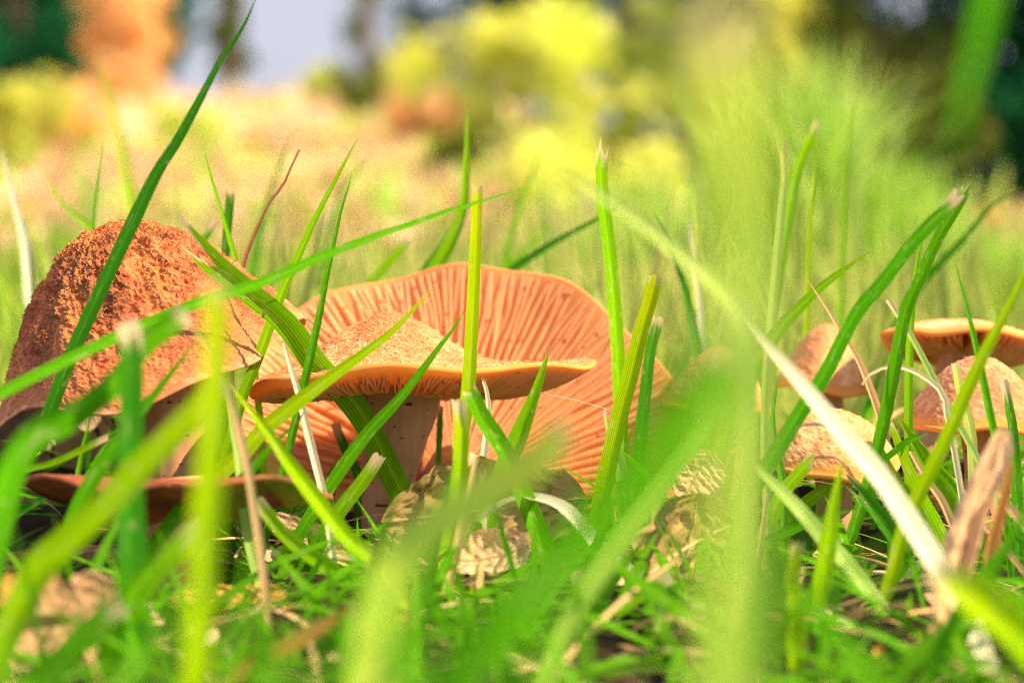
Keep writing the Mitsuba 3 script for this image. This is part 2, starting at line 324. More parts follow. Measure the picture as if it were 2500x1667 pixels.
# label, colour and tip, width in mm, the direction the blade faces, points from root to tip in mm
BLADES = [
    ("long dark green blade slanting over the left mushroom up to the photo's top edge", 'dp', 2.72, (0.30, -0.91, -0.29), '-98.35,418.8,-2.533;-94.42,417.8,8.754;-91.84,417.2,14.13;-88.6,416.3,19.49;-83.55,414.8,29.5;-79.78,413.6,38.52;-74.24,411.8,49.89;-67.84,409.9,62.52;-62.77,408.3,72.17;-58.41,407.2,78.63;-51.19,405.1,91.07;-46.7,403.9,97.74;-44.52,403.1,102.2'),
    ('long thin blade arching from the left edge to above the middle mushroom', 'gp', 2.27, (0.14, -0.89, 0.43), '-109,360.1,-4.434;-105.7,361.5,7.022;-101,363.5,17.84;-94.29,366.4,27.36;-90.12,368.2,31.28;-82.84,371.4,36.08;-73.36,375.1,40.91;-64.64,378.3,45.05;-57.65,380.9,48.01;-51.15,383.2,50.61;-41.91,386.3,53.55;-31.19,390,58.11;-18.55,394.2,62.81;-5.725,398.3,66.9;2.702,400.9,69.22'),
    ('broad blurred green blade rising from the left edge in front of the left mushroom stem', 'gc', 4.75, (0.66, -0.75, -0.03), '-72.12,298.4,-5.104;-71.5,301,6.576;-70.59,305,17.88;-69.99,307.5,23.26;-68.94,312.1,30.79;-66.31,315.3,35.66;-61.91,318,37.7;-56.1,322.2,42.47;-52.57,325.6,47.42;-46.82,329.5,51.97'),
    ('upright blurred green blade with a pale dry tip in front of the left mushroom cap', 'dc', 5.21, (0.76, -0.65, 0.06), '-52.78,315.7,-7.253;-52.89,316,-1.26;-53.02,316.3,4.729;-53.48,317.5,21.76;-53.7,318.2,33.11;-53.48,319,44.46;-53.7,319.4,50.99'),
    ("upright wide yellow-green blade, strongly blurred, in front of the left mushroom's right side", 'yc', 3.50, (0.61, -0.80, 0.01), '-33.44,231.1,-3.979;-33.29,231.3,2.017;-32.87,231.8,14;-32.59,232.1,19.98;-31.75,233.1,34.57;-31,233.7,42.91;-30.58,234.3,51.24;-30.5,234.6,56.25;-30.54,234.9,60'),
    ('wide blurred yellow-green blade slanting down left from the upright yellow blade', 'yc', 4.09, (-0.07, -0.99, 0.14), '-70.82,295.9,-6.251;-67.68,296.4,5.318;-65.6,296.7,10.94;-61.44,297.3,19.98;-57.6,297.5,23.71;-52.05,297.9,28.87;-48.43,298.2,33.02;-40.59,298.7,40.84;-36.8,299,44.46'),
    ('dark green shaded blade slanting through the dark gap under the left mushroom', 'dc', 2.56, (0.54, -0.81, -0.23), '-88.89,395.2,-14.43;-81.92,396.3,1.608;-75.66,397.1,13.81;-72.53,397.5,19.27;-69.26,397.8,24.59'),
    ('short thin blade with a tan tip pointing right below the left mushroom cap', 'bc', 1.28, (0.02, -1.00, 0.03), '-101.7,396.6,-2.579;-99.27,396.8,2.908;-92.93,397.1,13.07;-88.89,397.3,17.5;-85.4,397.5,20.34;-80.36,397.6,21.61;-74.31,397.8,24.24;-69.97,397.9,26.3'),
    ('thin upright blade just below the left rim of the left mushroom', 'gp', 1.14, (0.34, -0.94, 0.02), '-78.68,401,-5.172;-78.33,401.3,0.8112;-77.9,401.6,6.787;-77.33,402.1,13.4;-75.6,402.8,23.31;-74.45,403.1,27.62;-73.58,403.3,31.57'),
    ('dull blade lying across the dark hollow at the left edge', 'dp', 1.86, (0.28, -0.87, -0.40), '-106.4,416.2,-6.234;-99.28,416.5,3.406;-94.83,416.7,7.425;-89.6,416.9,10.78;-84.37,417.1,13.76;-78.4,417.4,17.11'),
    ('wide ribbed blade with a split tip crossing from left cap to under middle cap', 'bs', 5.07, (0.10, -0.89, -0.45), '-17.4,454,-5.761;-20.23,451,5.49;-22.1,449,10.83;-27.77,443,23.74;-32.07,439.4,30.5;-37.28,435.6,36.45;-42.39,431.3,44.18;-49.32,426.5,50.7;-54.85,422.6,55.76;-60.19,418.4,61.84'),
    ('bright yellow-green blade slanting across the top of the middle mushroom cap', 'yp', 2.95, (0.09, -1.00, -0.03), '-69.72,401.1,-6.836;-64.55,401.5,3.972;-61.2,401.8,8.942;-54,402.3,17.2;-47.74,402.7,22.59;-43.2,403.1,27.62;-32.9,403.6,35.52;-22.54,404.1,43.06;-18,404.4,47.37;-14.26,404.7,51.61'),
    ('long green blade slanting up right in front of the middle mushroom stem', 'gp', 2.57, (0.34, -0.91, -0.22), '-44.8,416,-3.004;-39.57,416.6,5.19;-34.2,417.1,13.83;-26.95,417.9,24.26;-19.79,418.4,32.08;-12.69,419,41.32;-10.6,419.2,43.93;-8.512,419.4,47.28'),
    ('tall yellow-green blade with a bent foot standing behind the middle mushroom', 'bp', 3.33, (0.04, -1.00, 0.04), '-36.21,518.1,-7.471;-34.8,518.2,4.444;-32.71,518.4,16.26;-29.63,518.7,27.85;-25.13,519.2,38.95;-22.19,519.4,44.18;-17.56,519.9,50.63;-13.87,520.3,57.09;-10.91,520.9,64.93;-10.35,521.4,72.77;-10.08,522,81.99;-9.892,522.5,88.26'),
    ('dark blade leaning right just behind the rim of the tilted gilled cap', 'dp', 2.39, (0.45, -0.86, -0.24), '-38.98,538.2,-7.507;-37.57,538.3,4.409;-35.48,538.5,16.22;-32.4,538.8,27.81;-27.9,539.2,38.92;-24.96,539.5,44.14;-20.16,539.9,50.84;-16.32,540.3,56.11;-14.4,540.5,59.46;-9.6,541,66.17'),
    ('narrow upright yellow-green blade with a pale tip standing in front of the gilled cap', 'yc', 2.52, (0.10, -0.99, 0.06), '-11.67,416.1,-7.533;-10.94,416.6,4.434;-10.45,416.9,10.41;-8.96,417.9,25.3;-7.989,418.4,32.46;-7.467,419,41.32;-6.944,419.8,52.12;-6.571,420.4,61.81;-6.272,421,69.85'),
    ('two-toned blade with a tan cut tip at the foot of the narrow upright yellow-green blade', 'gc', 4.04, (0.47, -0.83, 0.29), '8.927,405.9,-7.75;7.528,406.1,-1.922;5.831,406.4,3.825;2.916,407,11.82;-1.895,407.7,22.88;-5.394,408.1,28.11;-6.56,408.3,30.73;-8.018,408.5,33.64'),
    ('bright pale-green upright blade with a tan tip right of the middle stem', 'yc', 3.08, (0.19, -0.98, 0.04), '-12.15,391,-3.922;-11.59,391.3,2.042;-10.6,391.9,10.59;-9.129,392.5,19.56;-8.848,392.9,25.51;-8.708,393.1,28.66;-9.269,393.4,33.15'),
    ('pointed bright green blade rising over the right lip of the middle mushroom cap', 'bp', 3.63, (-0.02, -1.00, 0.08), '-7.507,421.2,-2.666;-6.163,421.5,3.176;-4.533,421.8,8.942;-0.9067,422.5,19.34;1.284,422.8,23.72;4.533,423.4,32.01;5.667,423.6,35.7;6.8,423.9,39.47'),
    ('pale straw stalk standing upright below the middle mushroom', 'st', 1.66, (0.00, -1.00, 0.07), '-11.99,385.7,-6.782;-11.37,386.1,-0.4179;-9.013,386.8,9.889;-7.28,387.3,17.84;-6.101,387.8,24.14'),
    ('short bright blade with a withered tan tip beside the middle stem', 'bc', 2.91, (0.16, -0.99, -0.04), '-40.5,415.9,-7.301;-38.35,416.2,-1.706;-35.77,416.5,3.701;-31.96,416.9,10.03;-27.78,417.3,15.4;-25.76,417.4,18.23;-24.04,417.6,20.98'),
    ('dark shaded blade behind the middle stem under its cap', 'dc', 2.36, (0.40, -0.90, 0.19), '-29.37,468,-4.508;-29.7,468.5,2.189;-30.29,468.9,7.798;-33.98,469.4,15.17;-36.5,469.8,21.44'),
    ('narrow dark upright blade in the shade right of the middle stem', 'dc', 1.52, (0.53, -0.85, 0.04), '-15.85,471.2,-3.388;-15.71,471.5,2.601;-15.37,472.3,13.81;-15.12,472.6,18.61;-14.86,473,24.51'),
    ('yellow-green blade sloping down right from below the left mushroom to the bottom', 'yp', 2.73, (0.01, -0.87, 0.49), '-11.2,355.8,-3.749;-15.21,358.8,1.82;-20.1,362.6,8.99;-26.22,365.7,13.37;-30.89,368.6,18.51;-35.98,371.8,24.55;-39.8,374.4,29.55;-43.73,376.8,34.09;-46.61,378.7,37.65'),
    ('bright blade with a pale straw tip sloping down right under the middle stem', 'bc', 2.67, (-0.03, -1.00, 0.03), '-16.77,380.8,-4.773;-22.59,381.2,0.4849;-31.28,381.6,6.631;-37.03,381.9,10.86;-40.04,382.1,14.14;-42.57,382.3,17.42'),
    ('bleached straw stick leaning left in front of the middle mushroom cap', 'wt', 1.50, (0.09, -0.99, 0.09), '-31.14,409.1,-4.159;-31.8,409.4,1.799;-32.6,409.7,7.736;-33.63,410.1,13.96;-35.24,410.6,20.19;-36.71,411,26.05;-38.11,411.4,31.98;-39.5,411.7,36.67;-40.9,412,41.58'),
    ('upright green blade with a pale sheen in its colour left of the middle stem', 'pp', 1.97, (0.45, -0.88, 0.12), '-40.38,390.7,-6.365;-43.47,391.3,2.533;-45.57,391.9,11.08;-46.91,392.7,22.36;-48.03,393.1,28.66;-49.02,393.6,35.67'),
    ('thin tall green blade crossing the ribbed blade left of the middle cap', 'gp', 1.57, (0.25, -0.97, 0.01), '-47.27,421.1,-3.339;-46.09,421.4,2.534;-43.44,422.1,13.24;-41.25,422.7,21.3;-38.46,423.5,33.06;-35.59,424.4,46.03;-34.6,424.7,51.46;-33.02,425.2,58.69;-31.43,425.7,65.85;-30.52,425.9,68.49;-29.62,426.1,71.81'),
    ('tall bright blade leaning right above the right lobe of the left mushroom', 'bp', 2.04, (0.09, -1.00, 0.03), '-57.65,431.7,-2.179;-56.87,431.9,3.767;-54.76,432.4,15.57;-53.36,432.7,21.39;-50.5,433.4,31.04;-47.87,433.8,37.52;-44.31,434.5,47.32;-41.61,434.9,53.87;-37.04,435.6,63.75;-33.41,436.1,70.69;-31.32,436.3,74.63;-29.15,436.6,78.64'),
    ('thin yellow-green blade bending upright behind the left mushroom cap', 'bp', 1.52, (0.11, -0.99, 0.08), '-50.54,472.9,-3.853;-50.78,472.9,2.141;-51.45,473.2,14.12;-52.44,473.5,26.07;-53.91,474,37.97;-54.89,474.3,43.88;-57.08,475.1,54.67;-59.79,475.7,64.02;-61.98,476.2,71.18;-63.16,476.5,75.48;-63.92,476.7,78.76'),
    ('stubby dark blade with a cut top behind the left mushroom cap', 'dc', 2.23, (0.29, -0.95, 0.06), '-61.49,487.8,-4.913;-61.47,487.9,1.086;-61.42,488.1,13.08;-61.34,488.5,25.08;-61.23,489,37.07;-61.15,489.3,43.06;-60.98,490.1,54.18;-60.72,490.3,58.27;-60.28,490.7,63.05;-59.85,491,68.26'),
    ('brown dry grass stalk with a thin tip leaning right behind the left mushroom', 'kt', 0.89, (0.12, -0.99, 0.04), '-58.16,462.9,-3.444;-58,462.9,2.553;-57.58,463.2,14.54;-56.95,463.5,26.52;-56.01,464,38.47;-55.39,464.3,44.43;-54.15,465,54.08;-51.09,465.5,62;-48.86,465.8,66.37;-46.21,466.1,69.84;-44.64,466.3,73.3;-42.9,466.6,76.93'),
    ('thin upright blade behind the peak of the left mushroom cap', 'gp', 1.17, (0.18, -0.98, 0.05), '-92.44,498.3,-2.583;-92.34,498.5,9.416;-92.18,498.7,21.41;-91.95,499.1,33.41;-91.61,499.6,45.39;-91.38,499.9,51.38;-90.84,500.7,62.73;-89.87,501.2,70.8;-89.16,501.6,75.76;-88.44,501.9,80.64'),
    ('curved blurred blade left of the thin upright blade behind the left cap', 'bp', 2.47, (0.12, -0.98, 0.13), '-88.17,578.6,-7.687;-88.63,578.6,-1.705;-89.87,578.8,10.23;-91.71,579,22.08;-94.44,579.3,33.76;-98.43,579.7,45.07;-101,580,50.45;-106.7,580.6,59.71;-110.3,580.8,62.28;-113.5,581,65.47;-115.5,581.3,68.97;-117.5,581.6,73.29'),
    ('broad pale blurred blade at the left edge behind the left cap', 'wp', 3.07, (0.20, -0.98, 0.08), '-123,597.8,-4.906;-123.3,598,7.087;-123.8,598.3,19.07;-124.5,598.8,31.04;-125,599.1,37.01;-126,599.8,46.59;-127.1,600.4,55.63;-129.9,601.2,67.02;-133,602,79.05'),
    ('tiny straw wisp behind the split tip of the ribbed blade', 'st', 0.60, (0.12, -0.99, 0.05), '-56.01,468,-6.418;-56.24,468.2,5.578;-56.57,468.4,17.57;-57.08,468.7,29.56;-57.82,469.2,41.52;-58.32,469.6,47.49;-59.16,470.1,55.66;-59.74,470.3,58.33;-60.49,470.5,60.83'),
    ('short blade tip peeking over the split end of the ribbed blade', 'gc', 1.67, (0.13, -0.99, 0.00), '-78.84,488.5,-5.181;-78.45,488.6,0.8065;-77.41,488.7,12.76;-75.86,488.9,24.66;-73.56,489.2,36.43;-70.18,489.7,47.93;-67.95,490,53.49;-65.33,490.4,58.7;-64.29,490.5,60.27;-62.98,490.6,62.18'),
    ('short bright blade with a pale cut tip behind the left part of the gilled cap', 'bc', 2.30, (0.06, -1.00, 0.03), '-47.24,537.9,-6.197;-46.62,538,-0.2294;-44.96,538.2,11.65;-42.49,538.5,23.39;-38.87,538.9,34.81;-36.48,539.2,40.31;-32.83,539.7,47.01;-29.09,540,51.51;-26.69,540.2,54.39;-24.48,540.4,57.17'),
    ('pale bright blade leaning right behind the top of the gilled cap', 'bp', 2.82, (0.01, -1.00, 0.05), '-22.47,598,-6.346;-21.66,598.1,-0.4008;-19.48,598.3,11.4;-16.27,598.6,22.95;-11.59,599,33.98;-8.533,599.3,39.14;-3.307,599.8,46.06;2.347,600.2,51.91;6.4,600.4,55.63;10.13,600.7,60'),
    ('dark slender blade leaning far right behind the gilled cap', 'dp', 2.38, (0.14, -0.99, -0.07), '-21.7,548,-4.769;-20.9,548.1,1.177;-18.73,548.3,12.98;-15.53,548.6,24.53;-10.87,549,35.57;-7.822,549.3,40.73;-3.422,549.7,46.59;2.151,550,51.27;9.191,550.3,55.76;14.67,550.5,58.78;20.34,550.7,61.71;27.67,551,66.29'),
    ('stout upright blade with a jagged brown cut top right of the gilled cap', 'bj', 3.41, (0.43, -0.90, 0.09), '22.66,467.2,-3.468;22.56,467.4,2.53;22.27,467.7,14.52;21.84,468.2,26.5;21.56,468.5,32.49;21.06,469.1,41.07;19.97,470,54.33;18.63,470.8,65.42;18.05,471.3,72.5;18.38,471.6,78.17'),
    ('bright stubby blade with a blunt tan top right of the gilled cap', 'yc', 3.28, (0.03, -1.00, 0.06), '13.96,421.4,-6.487;14.58,421.6,-0.5223;16.26,422.1,11.35;17.38,422.4,17.23;19.72,423.1,27.26;21.53,423.5,33.82;24.03,424.2,43.84;25.54,424.5,48.89;26.44,424.8,53.04'),
    ('short dark blade with a tan cut top behind the bright stubby blade', 'dc', 2.80, (0.20, -0.98, 0.04), '25.22,467,-2.423;25.77,467.4,9.56;26.6,467.9,21.52;27.16,468.2,27.49;28.16,468.8,36.32;29.08,469,39.82;29.83,469.3,43.16'),
    ('dark slightly curved blade behind the big slanting foreground blade', 'dp', 2.30, (0.10, -0.99, 0.08), '46.84,527.4,-7.425;46.12,527.6,4.552;45.05,528,16.5;43.46,528.5,28.38;42.4,528.8,34.28;40.33,529.4,43.68;38.54,529.8,49.6;36.28,530.3,56.28;32.51,530.8,63.7'),
    ('pale blurred foreground blade sloping down right behind the big upright blade', 'pp', 3.29, (0.12, -0.79, 0.60), '24.8,246.4,-6.182;25.18,249.6,5.376;25.75,254.3,16.41;26.12,257.3,21.58;28.08,273.5,43.2;27.47,280.4,53.06;24.93,283.6,57.06;20.65,287.5,61.23;15.44,291.8,65.5;9.204,296.5,69.9;2.987,301,73.94'),
    ('very large blurred green blade slanting from the bottom centre to the upper right', 'gc', 4.51, (-0.03, -0.49, -0.87), '-11.85,216.1,-3.79;-11.25,214.2,1.857;-9.66,209.1,12.58;-7.43,201.9,21.89;-6.044,197.4,25.66;-0.3539,179.1,36.29;2.846,167,42.5;6.611,151.3,49.38;9.468,134.9,55.77;10.73,114.8,62.86'),
    ('very wide blurred pale upright blade with a tan top in the right foreground', 'lc', 4.54, (0.69, -0.68, -0.24), '12.21,140.3,-7.315;12.21,139.9,-1.328;12.21,138.8,10.62;12.22,137.2,22.52;12.23,134.8,34.28;12.24,133.3,40.07;12.26,128.2,55.13;12.31,125.7,62.18;12.34,124,66.7;11.63,121.6,72.58;10.94,120.1,76.14;10.17,118.9,79'),
    ('wide blurred pale blade with a tan tip in the middle foreground', 'lc', 5.19, (0.37, -0.85, -0.38), '-15.13,218.3,-2.69;-14.83,218.1,3.3;-14.03,217.6,15.26;-13.49,217.2,21.22;-12.44,216.5,30.84;-10.26,216,36;-6.174,215.5,39.2;0.3839,214.6,43.38;3.064,214.2,45.36;5.16,214,47.31'),
    ('glossy blade, white shine put into its colour, sloping down right in front of the right mushrooms', 'wp', 4.30, (0.36, -0.77, 0.53), '69.38,326.9,-2.75;67.61,329,2.583;65.51,331.5,7.611;61.77,336,14.57;58.41,339.6,20.23;54.62,343.4,26.17;50.02,347.3,31.74;45.78,350.9,37.32;41.52,354.4,42.76;38.17,357.1,47.02;35.58,359.5,51.1'),
    ('broad blurred yellow-green blade curving down into the bottom right corner', 'yc', 4.47, (0.08, -0.98, 0.16), '70.41,251.2,-4.077;68.35,251.3,1.556;62.9,251.7,12.23;59.39,252,17.08;55.76,252.2,20.93;52.45,252.4,23.28;49.41,252.6,25.45;46.24,252.7,27.49'),
    ('narrow blade with a pale sheen in its colour sloping down right below the right mushrooms', 'pp', 3.31, (0.37, -0.76, 0.54), '68.33,370.3,-11.81;65.33,370.7,-6.556;60.07,371.2,1.027;55.6,371.6,7.079;50.87,371.9,12.27;45.6,372.3,18.32;40.4,372.7,23.57;36,373,28.43'),
    ('bright yellow-green upright blade in front of the lowest right cap', 'yp', 3.05, (0.03, -1.00, 0.06), '48.02,365.4,-9.407;48.87,366,-1.663;49.66,366.4,4.834;50.71,366.9,12.58;51.77,367.4,19.01;53.08,367.9,26.16'),
    ('tall blade with a frayed pale tip leaning right through the right mushrooms', 'gj', 2.47, (0.10, -0.99, 0.04), '57.4,410.9,-3.607;59.02,411.3,1.546;62.71,412,11.85;65.29,412.6,20.83;67.73,413.3,31.5;70.61,414.4,46.37;73.34,414.8,53.07;76.51,415.3,60.06;80.42,415.7,66.76;82.34,416,70.37'),
    ('long blade with a tan tip leaning right beside the frayed tall blade', 'gc', 2.91, (0.19, -0.98, -0.04), '34.48,396.1,-6.955;37.26,396.6,4.705;39.11,396.9,10.41;41.67,397.3,16.79;46.15,397.8,24.24;49.92,398.2,30.55;54.4,398.7,37.58;59.31,399.4,47.23;64.28,399.8,53.26;69.9,400.3,60.42;75.95,400.7,66.45;77.51,400.8,68.58'),
    ('thin straight blade standing between the two tall leaning blades', 'bp', 1.58, (0.00, -1.00, 0.07), '74,426.3,-2.236;74,426.6,3.758;74,426.9,9.749;74,427.5,18.06;74,428.5,33.24;74.3,429.1,42.77;75.53,430,55.43;76.44,430.3,59.32;77.97,430.7,65.12'),
    ('slim dark-footed blade leaning left over the rightmost round cap', 'gp', 1.49, (-0.10, -0.99, 0.05), '89.26,406.4,-2.428;88.19,406.9,9.513;87.47,407.2,15.46;86.23,407.8,23.82;84.77,408.3,30.44;82.95,408.9,39.46;80.83,409.5,48.55;78.65,410.1,56.91'),
    ('yellow-green blade entering from the right edge across the rightmost caps', 'yp', 2.52, (0.07, -1.00, 0.04), '58.77,375.5,-9.531;60.87,376.1,0.3767;62.96,376.6,7.049;65.12,377.1,15;71.27,378,27.74;74.92,378.6,36.17;78.23,379,43.11;84.44,379.8,54.84;89.85,380.5,63.93'),
    ('grey-green thin blade with a broken tip sloping down right past the rightmost cap', 'pc', 1.27, (-0.13, -0.99, -0.00), '93.3,421.2,-3.503;92.11,421.5,2.373;90.67,421.8,8.188;89.08,422.1,13.39;85.68,422.6,19.95;81.6,423.1,27.41;77.82,423.6,34.34;73.44,424.1,42.41;69.28,424.5,48.82'),
    ('whitish dry stalk bent into an arch beside the rightmost round cap', 'wt', 1.16, (-0.15, -0.99, 0.00), '84.02,416.1,-6.744;82.98,416.6,5.2;82.28,417,11.15;81.39,417.4,17.41;80.34,417.8,23.29;79.3,418.1,28.28;78.77,418.4,31.64;76.91,418.5,33.8;73.47,418.7,35.96;69.44,418.7,37.07;66.3,418.7,36.11;64.81,418.6,34.99;63.84,418.5,33.5'),
    ('broad ribbed green blade with a torn tan tip below the rightmost cap', 'bs', 5.75, (-0.34, -0.94, -0.11), '81.21,416,-4.161;79.15,416.3,1.466;75.49,416.9,9.511;71.98,417.3,15.92;69.44,417.7,21.58;67.95,417.9,24.93'),
    ('second broad ribbed blade right of the torn one under the rightmost cap', 'bp', 4.07, (-0.25, -0.96, -0.09), '89.86,423.1,-5.116;87.83,423.3,0.528;85.4,423.6,6.004;81.22,424.1,13.5;77.58,424.5,18.12;74.7,424.8,22.51;71.51,425.1,27.13'),
    ('bleached straw sliver between the two broad ribbed blades', 'st', 1.33, (-0.11, -0.99, 0.01), '83.35,411.2,-3.233;81.69,411.4,2.526;79.68,411.7,8.17;77.47,412.1,13.18;75.25,412.3,16.27;73.41,412.5,19.14;71.71,412.7,22.08'),
    ('small pointed blade lying across the tips of the broad ribbed blades', 'gp', 1.25, (-0.05, -0.98, 0.17), '66.88,415.5,19.59;70.08,415.7,22.33;72.23,415.8,23.81;73.87,415.9,24.26;75.35,415.9,24.85'),
    ('grey-green upright blade in front of the rightmost round cap', 'pc', 2.33, (0.32, -0.94, 0.09), '86.57,426.3,-5.174;86.28,426.8,6.812;86.08,427.1,12.8;85.69,427.7,22.18;85.08,428,25.99;83.48,428.4,31.71;82.56,428.7,36.59'),
    ('dark short blade with a yellow tip in front of the rightmost round cap', 'dc', 2.12, (0.14, -0.99, 0.08), '93.77,421.4,-2.988;93.27,421.9,8.991;92.93,422.2,14.97;92.25,422.9,24.92;91.57,423.2,28.99;90.67,423.5,33.82'),
    ('bowed blade lying nearly level below the lowest right cap', 'gp', 1.84, (0.09, -0.99, -0.14), '30.75,401,-6.208;34.16,401.2,-1.273;38.16,401.4,3.195;41.62,401.6,6.068;45.58,401.7,7.792;50.69,401.9,10.23;56.38,402,12.17;60.77,402.1,13.11'),
    ('short stout blade with a frayed tip touching the lowest right cap', 'bj', 3.01, (0.18, -0.98, -0.04), '42.03,411.2,-3.223;43.71,411.4,2.532;45.74,411.7,8.17;48.47,412.2,14.28;51.35,412.4,17.74;54.15,412.6,20.9'),
    ('bright blade leaning right behind the short stout one under the lowest right cap', 'bc', 2.69, (0.09, -1.00, -0.01), '46.69,430.9,-7.516;48.67,431.2,-1.855;51.04,431.5,3.647;53.75,431.8,8.662;57.54,432,11.59;61.09,432.2,13.83;64.96,432.4,16.53'),
    ('dark green blade with a curled brown tip under the lowest right cap', 'ds', 3.02, (0.08, -0.99, 0.13), '72.16,406.1,-0.5385;68.52,406.6,6.588;64.22,407,12.62;61.96,407.2,14.95;59.62,407.4,17.28'),
    ('cool green upright grass culm left of the lowest right cap', 'pc', 1.80, (0.07, -1.00, 0.07), '45.74,411.1,-1.399;45.89,411.7,7.434;46.04,412.2,14.43;45.67,412.7,22.3;45.67,413.3,31.5;46.04,413.9,40.19'),
    ('dry straw stalk standing at the foot of the cool green culm', 'st', 1.37, (-0.12, -0.99, 0.08), '41.39,395.1,-16.13;41.53,395.7,-6.055;42.24,396.2,0.8982;43.38,396.7,7.922;44.52,397.3,16.58'),
    ('slightly bent green stem right of the dry straw stalk', 'gc', 1.58, (-0.01, -1.00, 0.07), '48.54,405.3,-13.63;47.3,405.7,-6.574;46.14,406.3,2.079;45.34,406.8,9.206'),
    ('wavy thin green blade just right of the cool green culm', 'gp', 1.46, (0.07, -0.99, 0.08), '49.98,416.1,-4.555;49.83,416.4,1.437;49.65,416.7,7.425;49.35,417.3,15.62;48.68,417.5,19.34;47.79,417.8,23.29;47.49,418.1,27.91;48.01,418.4,32.01;48.53,418.7,36.11'),
    ('small orange-yellow dry blade leaning left near the dry straw stalk', 'op', 1.02, (-0.06, -1.00, 0.05), '46.36,395.3,-11.94;45.3,395.7,-6.055;43.95,396.1,-0.4498;41.6,396.5,4.516'),
    ('blurred blade with a blunt yellow top below the right mushrooms', 'yc', 2.41, (0.05, -1.00, 0.07), '40.6,325.9,-1.408;40.6,326.6,8.367;40.36,327,14.16;40.6,327.3,19.08'),
    ('faint thin blade deep in the shade under the right mushrooms', 'dp', 1.18, (-0.16, -0.99, 0.07), '71.8,455.2,-15.67;72.05,455.7,-9.141;72.05,456.1,-3.43'),
    ('short tan straw with a green end lying under the right mushrooms', 'st', 0.94, (0.02, -0.99, 0.12), '59.16,396,-2.649;56.18,396.1,-1.514;53.12,396.1,-0.4498;51.06,396.2,0.3306;49.07,396.2,1.253'),
    ('thin brown stalk in the hollow under the right mushrooms', 'ot', 0.61, (-0.08, -1.00, 0.03), '61.52,405.6,-7.81;60.5,405.8,-5.629;59.33,406,-3.084;57.8,406.2,0.9159'),
    ('pale straw leaning right in the lower right grass', 'st', 0.90, (-0.14, -0.97, 0.19), '51.2,380.5,-8.87;52.7,380.6,-7.163;54.96,380.8,-4.295;56.81,381,-2.247;58.86,381.1,0.1435'),
    ('thin pale green blade lying level in the lower right', 'pt', 0.75, (0.01, -0.99, 0.17), '57.28,387.9,-3.977;51.57,387.9,-3.004;46.34,388,-2.378;42.51,388,-2.17;39.17,388,-2.1'),
    ('long narrow blade with white shine in its colour and a cut end running down right in the lower centre', 'wc', 3.10, (0.41, -0.74, 0.53), '-11.74,430.6,-4.947;-9.86,427.8,0.005417;-5.113,420.7,8.363;0.8902,411.6,13.4;7.5,401.7,13.65;10.67,397,11.82;12.71,393.9,9.712;16.97,387.8,5.874;23.87,380,2.906;28.83,374.2,1.001;34.03,367.7,-1.467;38.2,362.5,-3.035;40.71,359.3,-4.137;43.33,355.7,-5.345'),
    ('pale green blade bending at the lower centre beside the long narrow blade', 'pc', 2.70, (0.16, -0.99, 0.02), '19.84,355.3,-11.09;20.54,355.6,-6.941;22.46,356,-0.4285;23.68,356.3,2.956;25.6,356.4,5.637'),
    ('thin upright blade at the bottom edge right of the centre', 'gp', 1.20, (0.14, -0.99, 0.09), '19.14,365.4,-10.06;18.29,365.8,-3.763;17.5,366.2,1.093'),
    ('short bright upright blade right of the crinkled brown leaf', 'yc', 2.47, (0.14, -0.99, 0.06), '10.13,375.4,-10.2;10.4,375.8,-4.813;10.74,376.1,-0.02766;10.81,376.3,3.275;10.67,376.6,6.645'),
    ('short blade with a yellow tip leaning right over the crinkled leaf', 'bc', 2.78, (-0.20, -0.90, 0.38), '9.867,365.8,-3.829;14.67,366.1,0.437;17.76,366.3,2.406;21.11,366.4,4.571;25.98,366.6,7.525'),
    ('pale see-through blurred blade rising right behind the big slanting one', 'lp', 2.87, (0.07, -1.00, 0.02), '1.34,306.2,-5.967;3.029,306.3,-0.2123;7.53,306.8,10.89;10.47,307,16.12;15.98,307.6,23.81;19.29,307.9,28.05;23.86,308.3,34.37;28.44,308.7,40.58;34.44,309.2,48.01'),
    ('short white shiny blade piece upright at the bottom centre', 'wp', 1.74, (0.43, -0.73, 0.54), '3.378,375.6,-7.509;3.851,375.8,-4.813;5.067,376,-1.106;5.877,376.2,1.388'),
    ('reddish-brown dry blurred blade leaning right at the bottom left', 'op', 2.88, (-0.03, -0.99, 0.11), '-45.77,295.8,-4.967;-42.12,296,-0.2076;-37.87,296.2,4.02;-30.13,296.6,9.607;-26.13,296.7,12;-22.35,296.9,14.29;-19.73,297,16.26'),
    ('wide blurred green blade rising right in the bottom left corner', 'gc', 4.16, (0.21, -0.97, -0.15), '-68.38,305.7,-5.128;-65.58,306,0.171;-63.49,306.2,3.305;-57.04,306.6,9.793;-55.11,306.7,11.72;-52.36,306.9,13.92'),
    ('blurred blade with a bleached blunt tip leaning right in the lower left', 'bc', 3.90, (0.21, -0.98, -0.07), '-59.04,315.9,-4.342;-57.29,316.1,1.392;-55.18,316.4,7;-51.94,316.9,13.92;-47.45,317.2,18.63;-45.51,317.4,20.73;-43.24,317.5,22.89'),
    ('green blade leaning right between the bleached-tip blade and the middle stem', 'gp', 2.41, (0.10, -0.98, -0.17), '-65.87,386,-1.248;-62.95,386.5,6.084;-56.16,387.2,15.22;-52,387.5,19.5;-47.01,387.4,19.23;-40.56,387.9,26.01;-36.4,388.2,29.88'),
    ('pointed green blade in front of the left mushroom stem', 'gp', 2.69, (0.36, -0.91, -0.20), '-77.08,366.7,-4.722;-74.16,367,6.91;-69.89,367.4,18.11;-67.09,367.7,23.41;-63.15,368.1,29.31;-59.59,368.4,33.91;-55.78,368.7,38.63;-53.28,368.9,41.78;-50.65,369.2,45.06'),
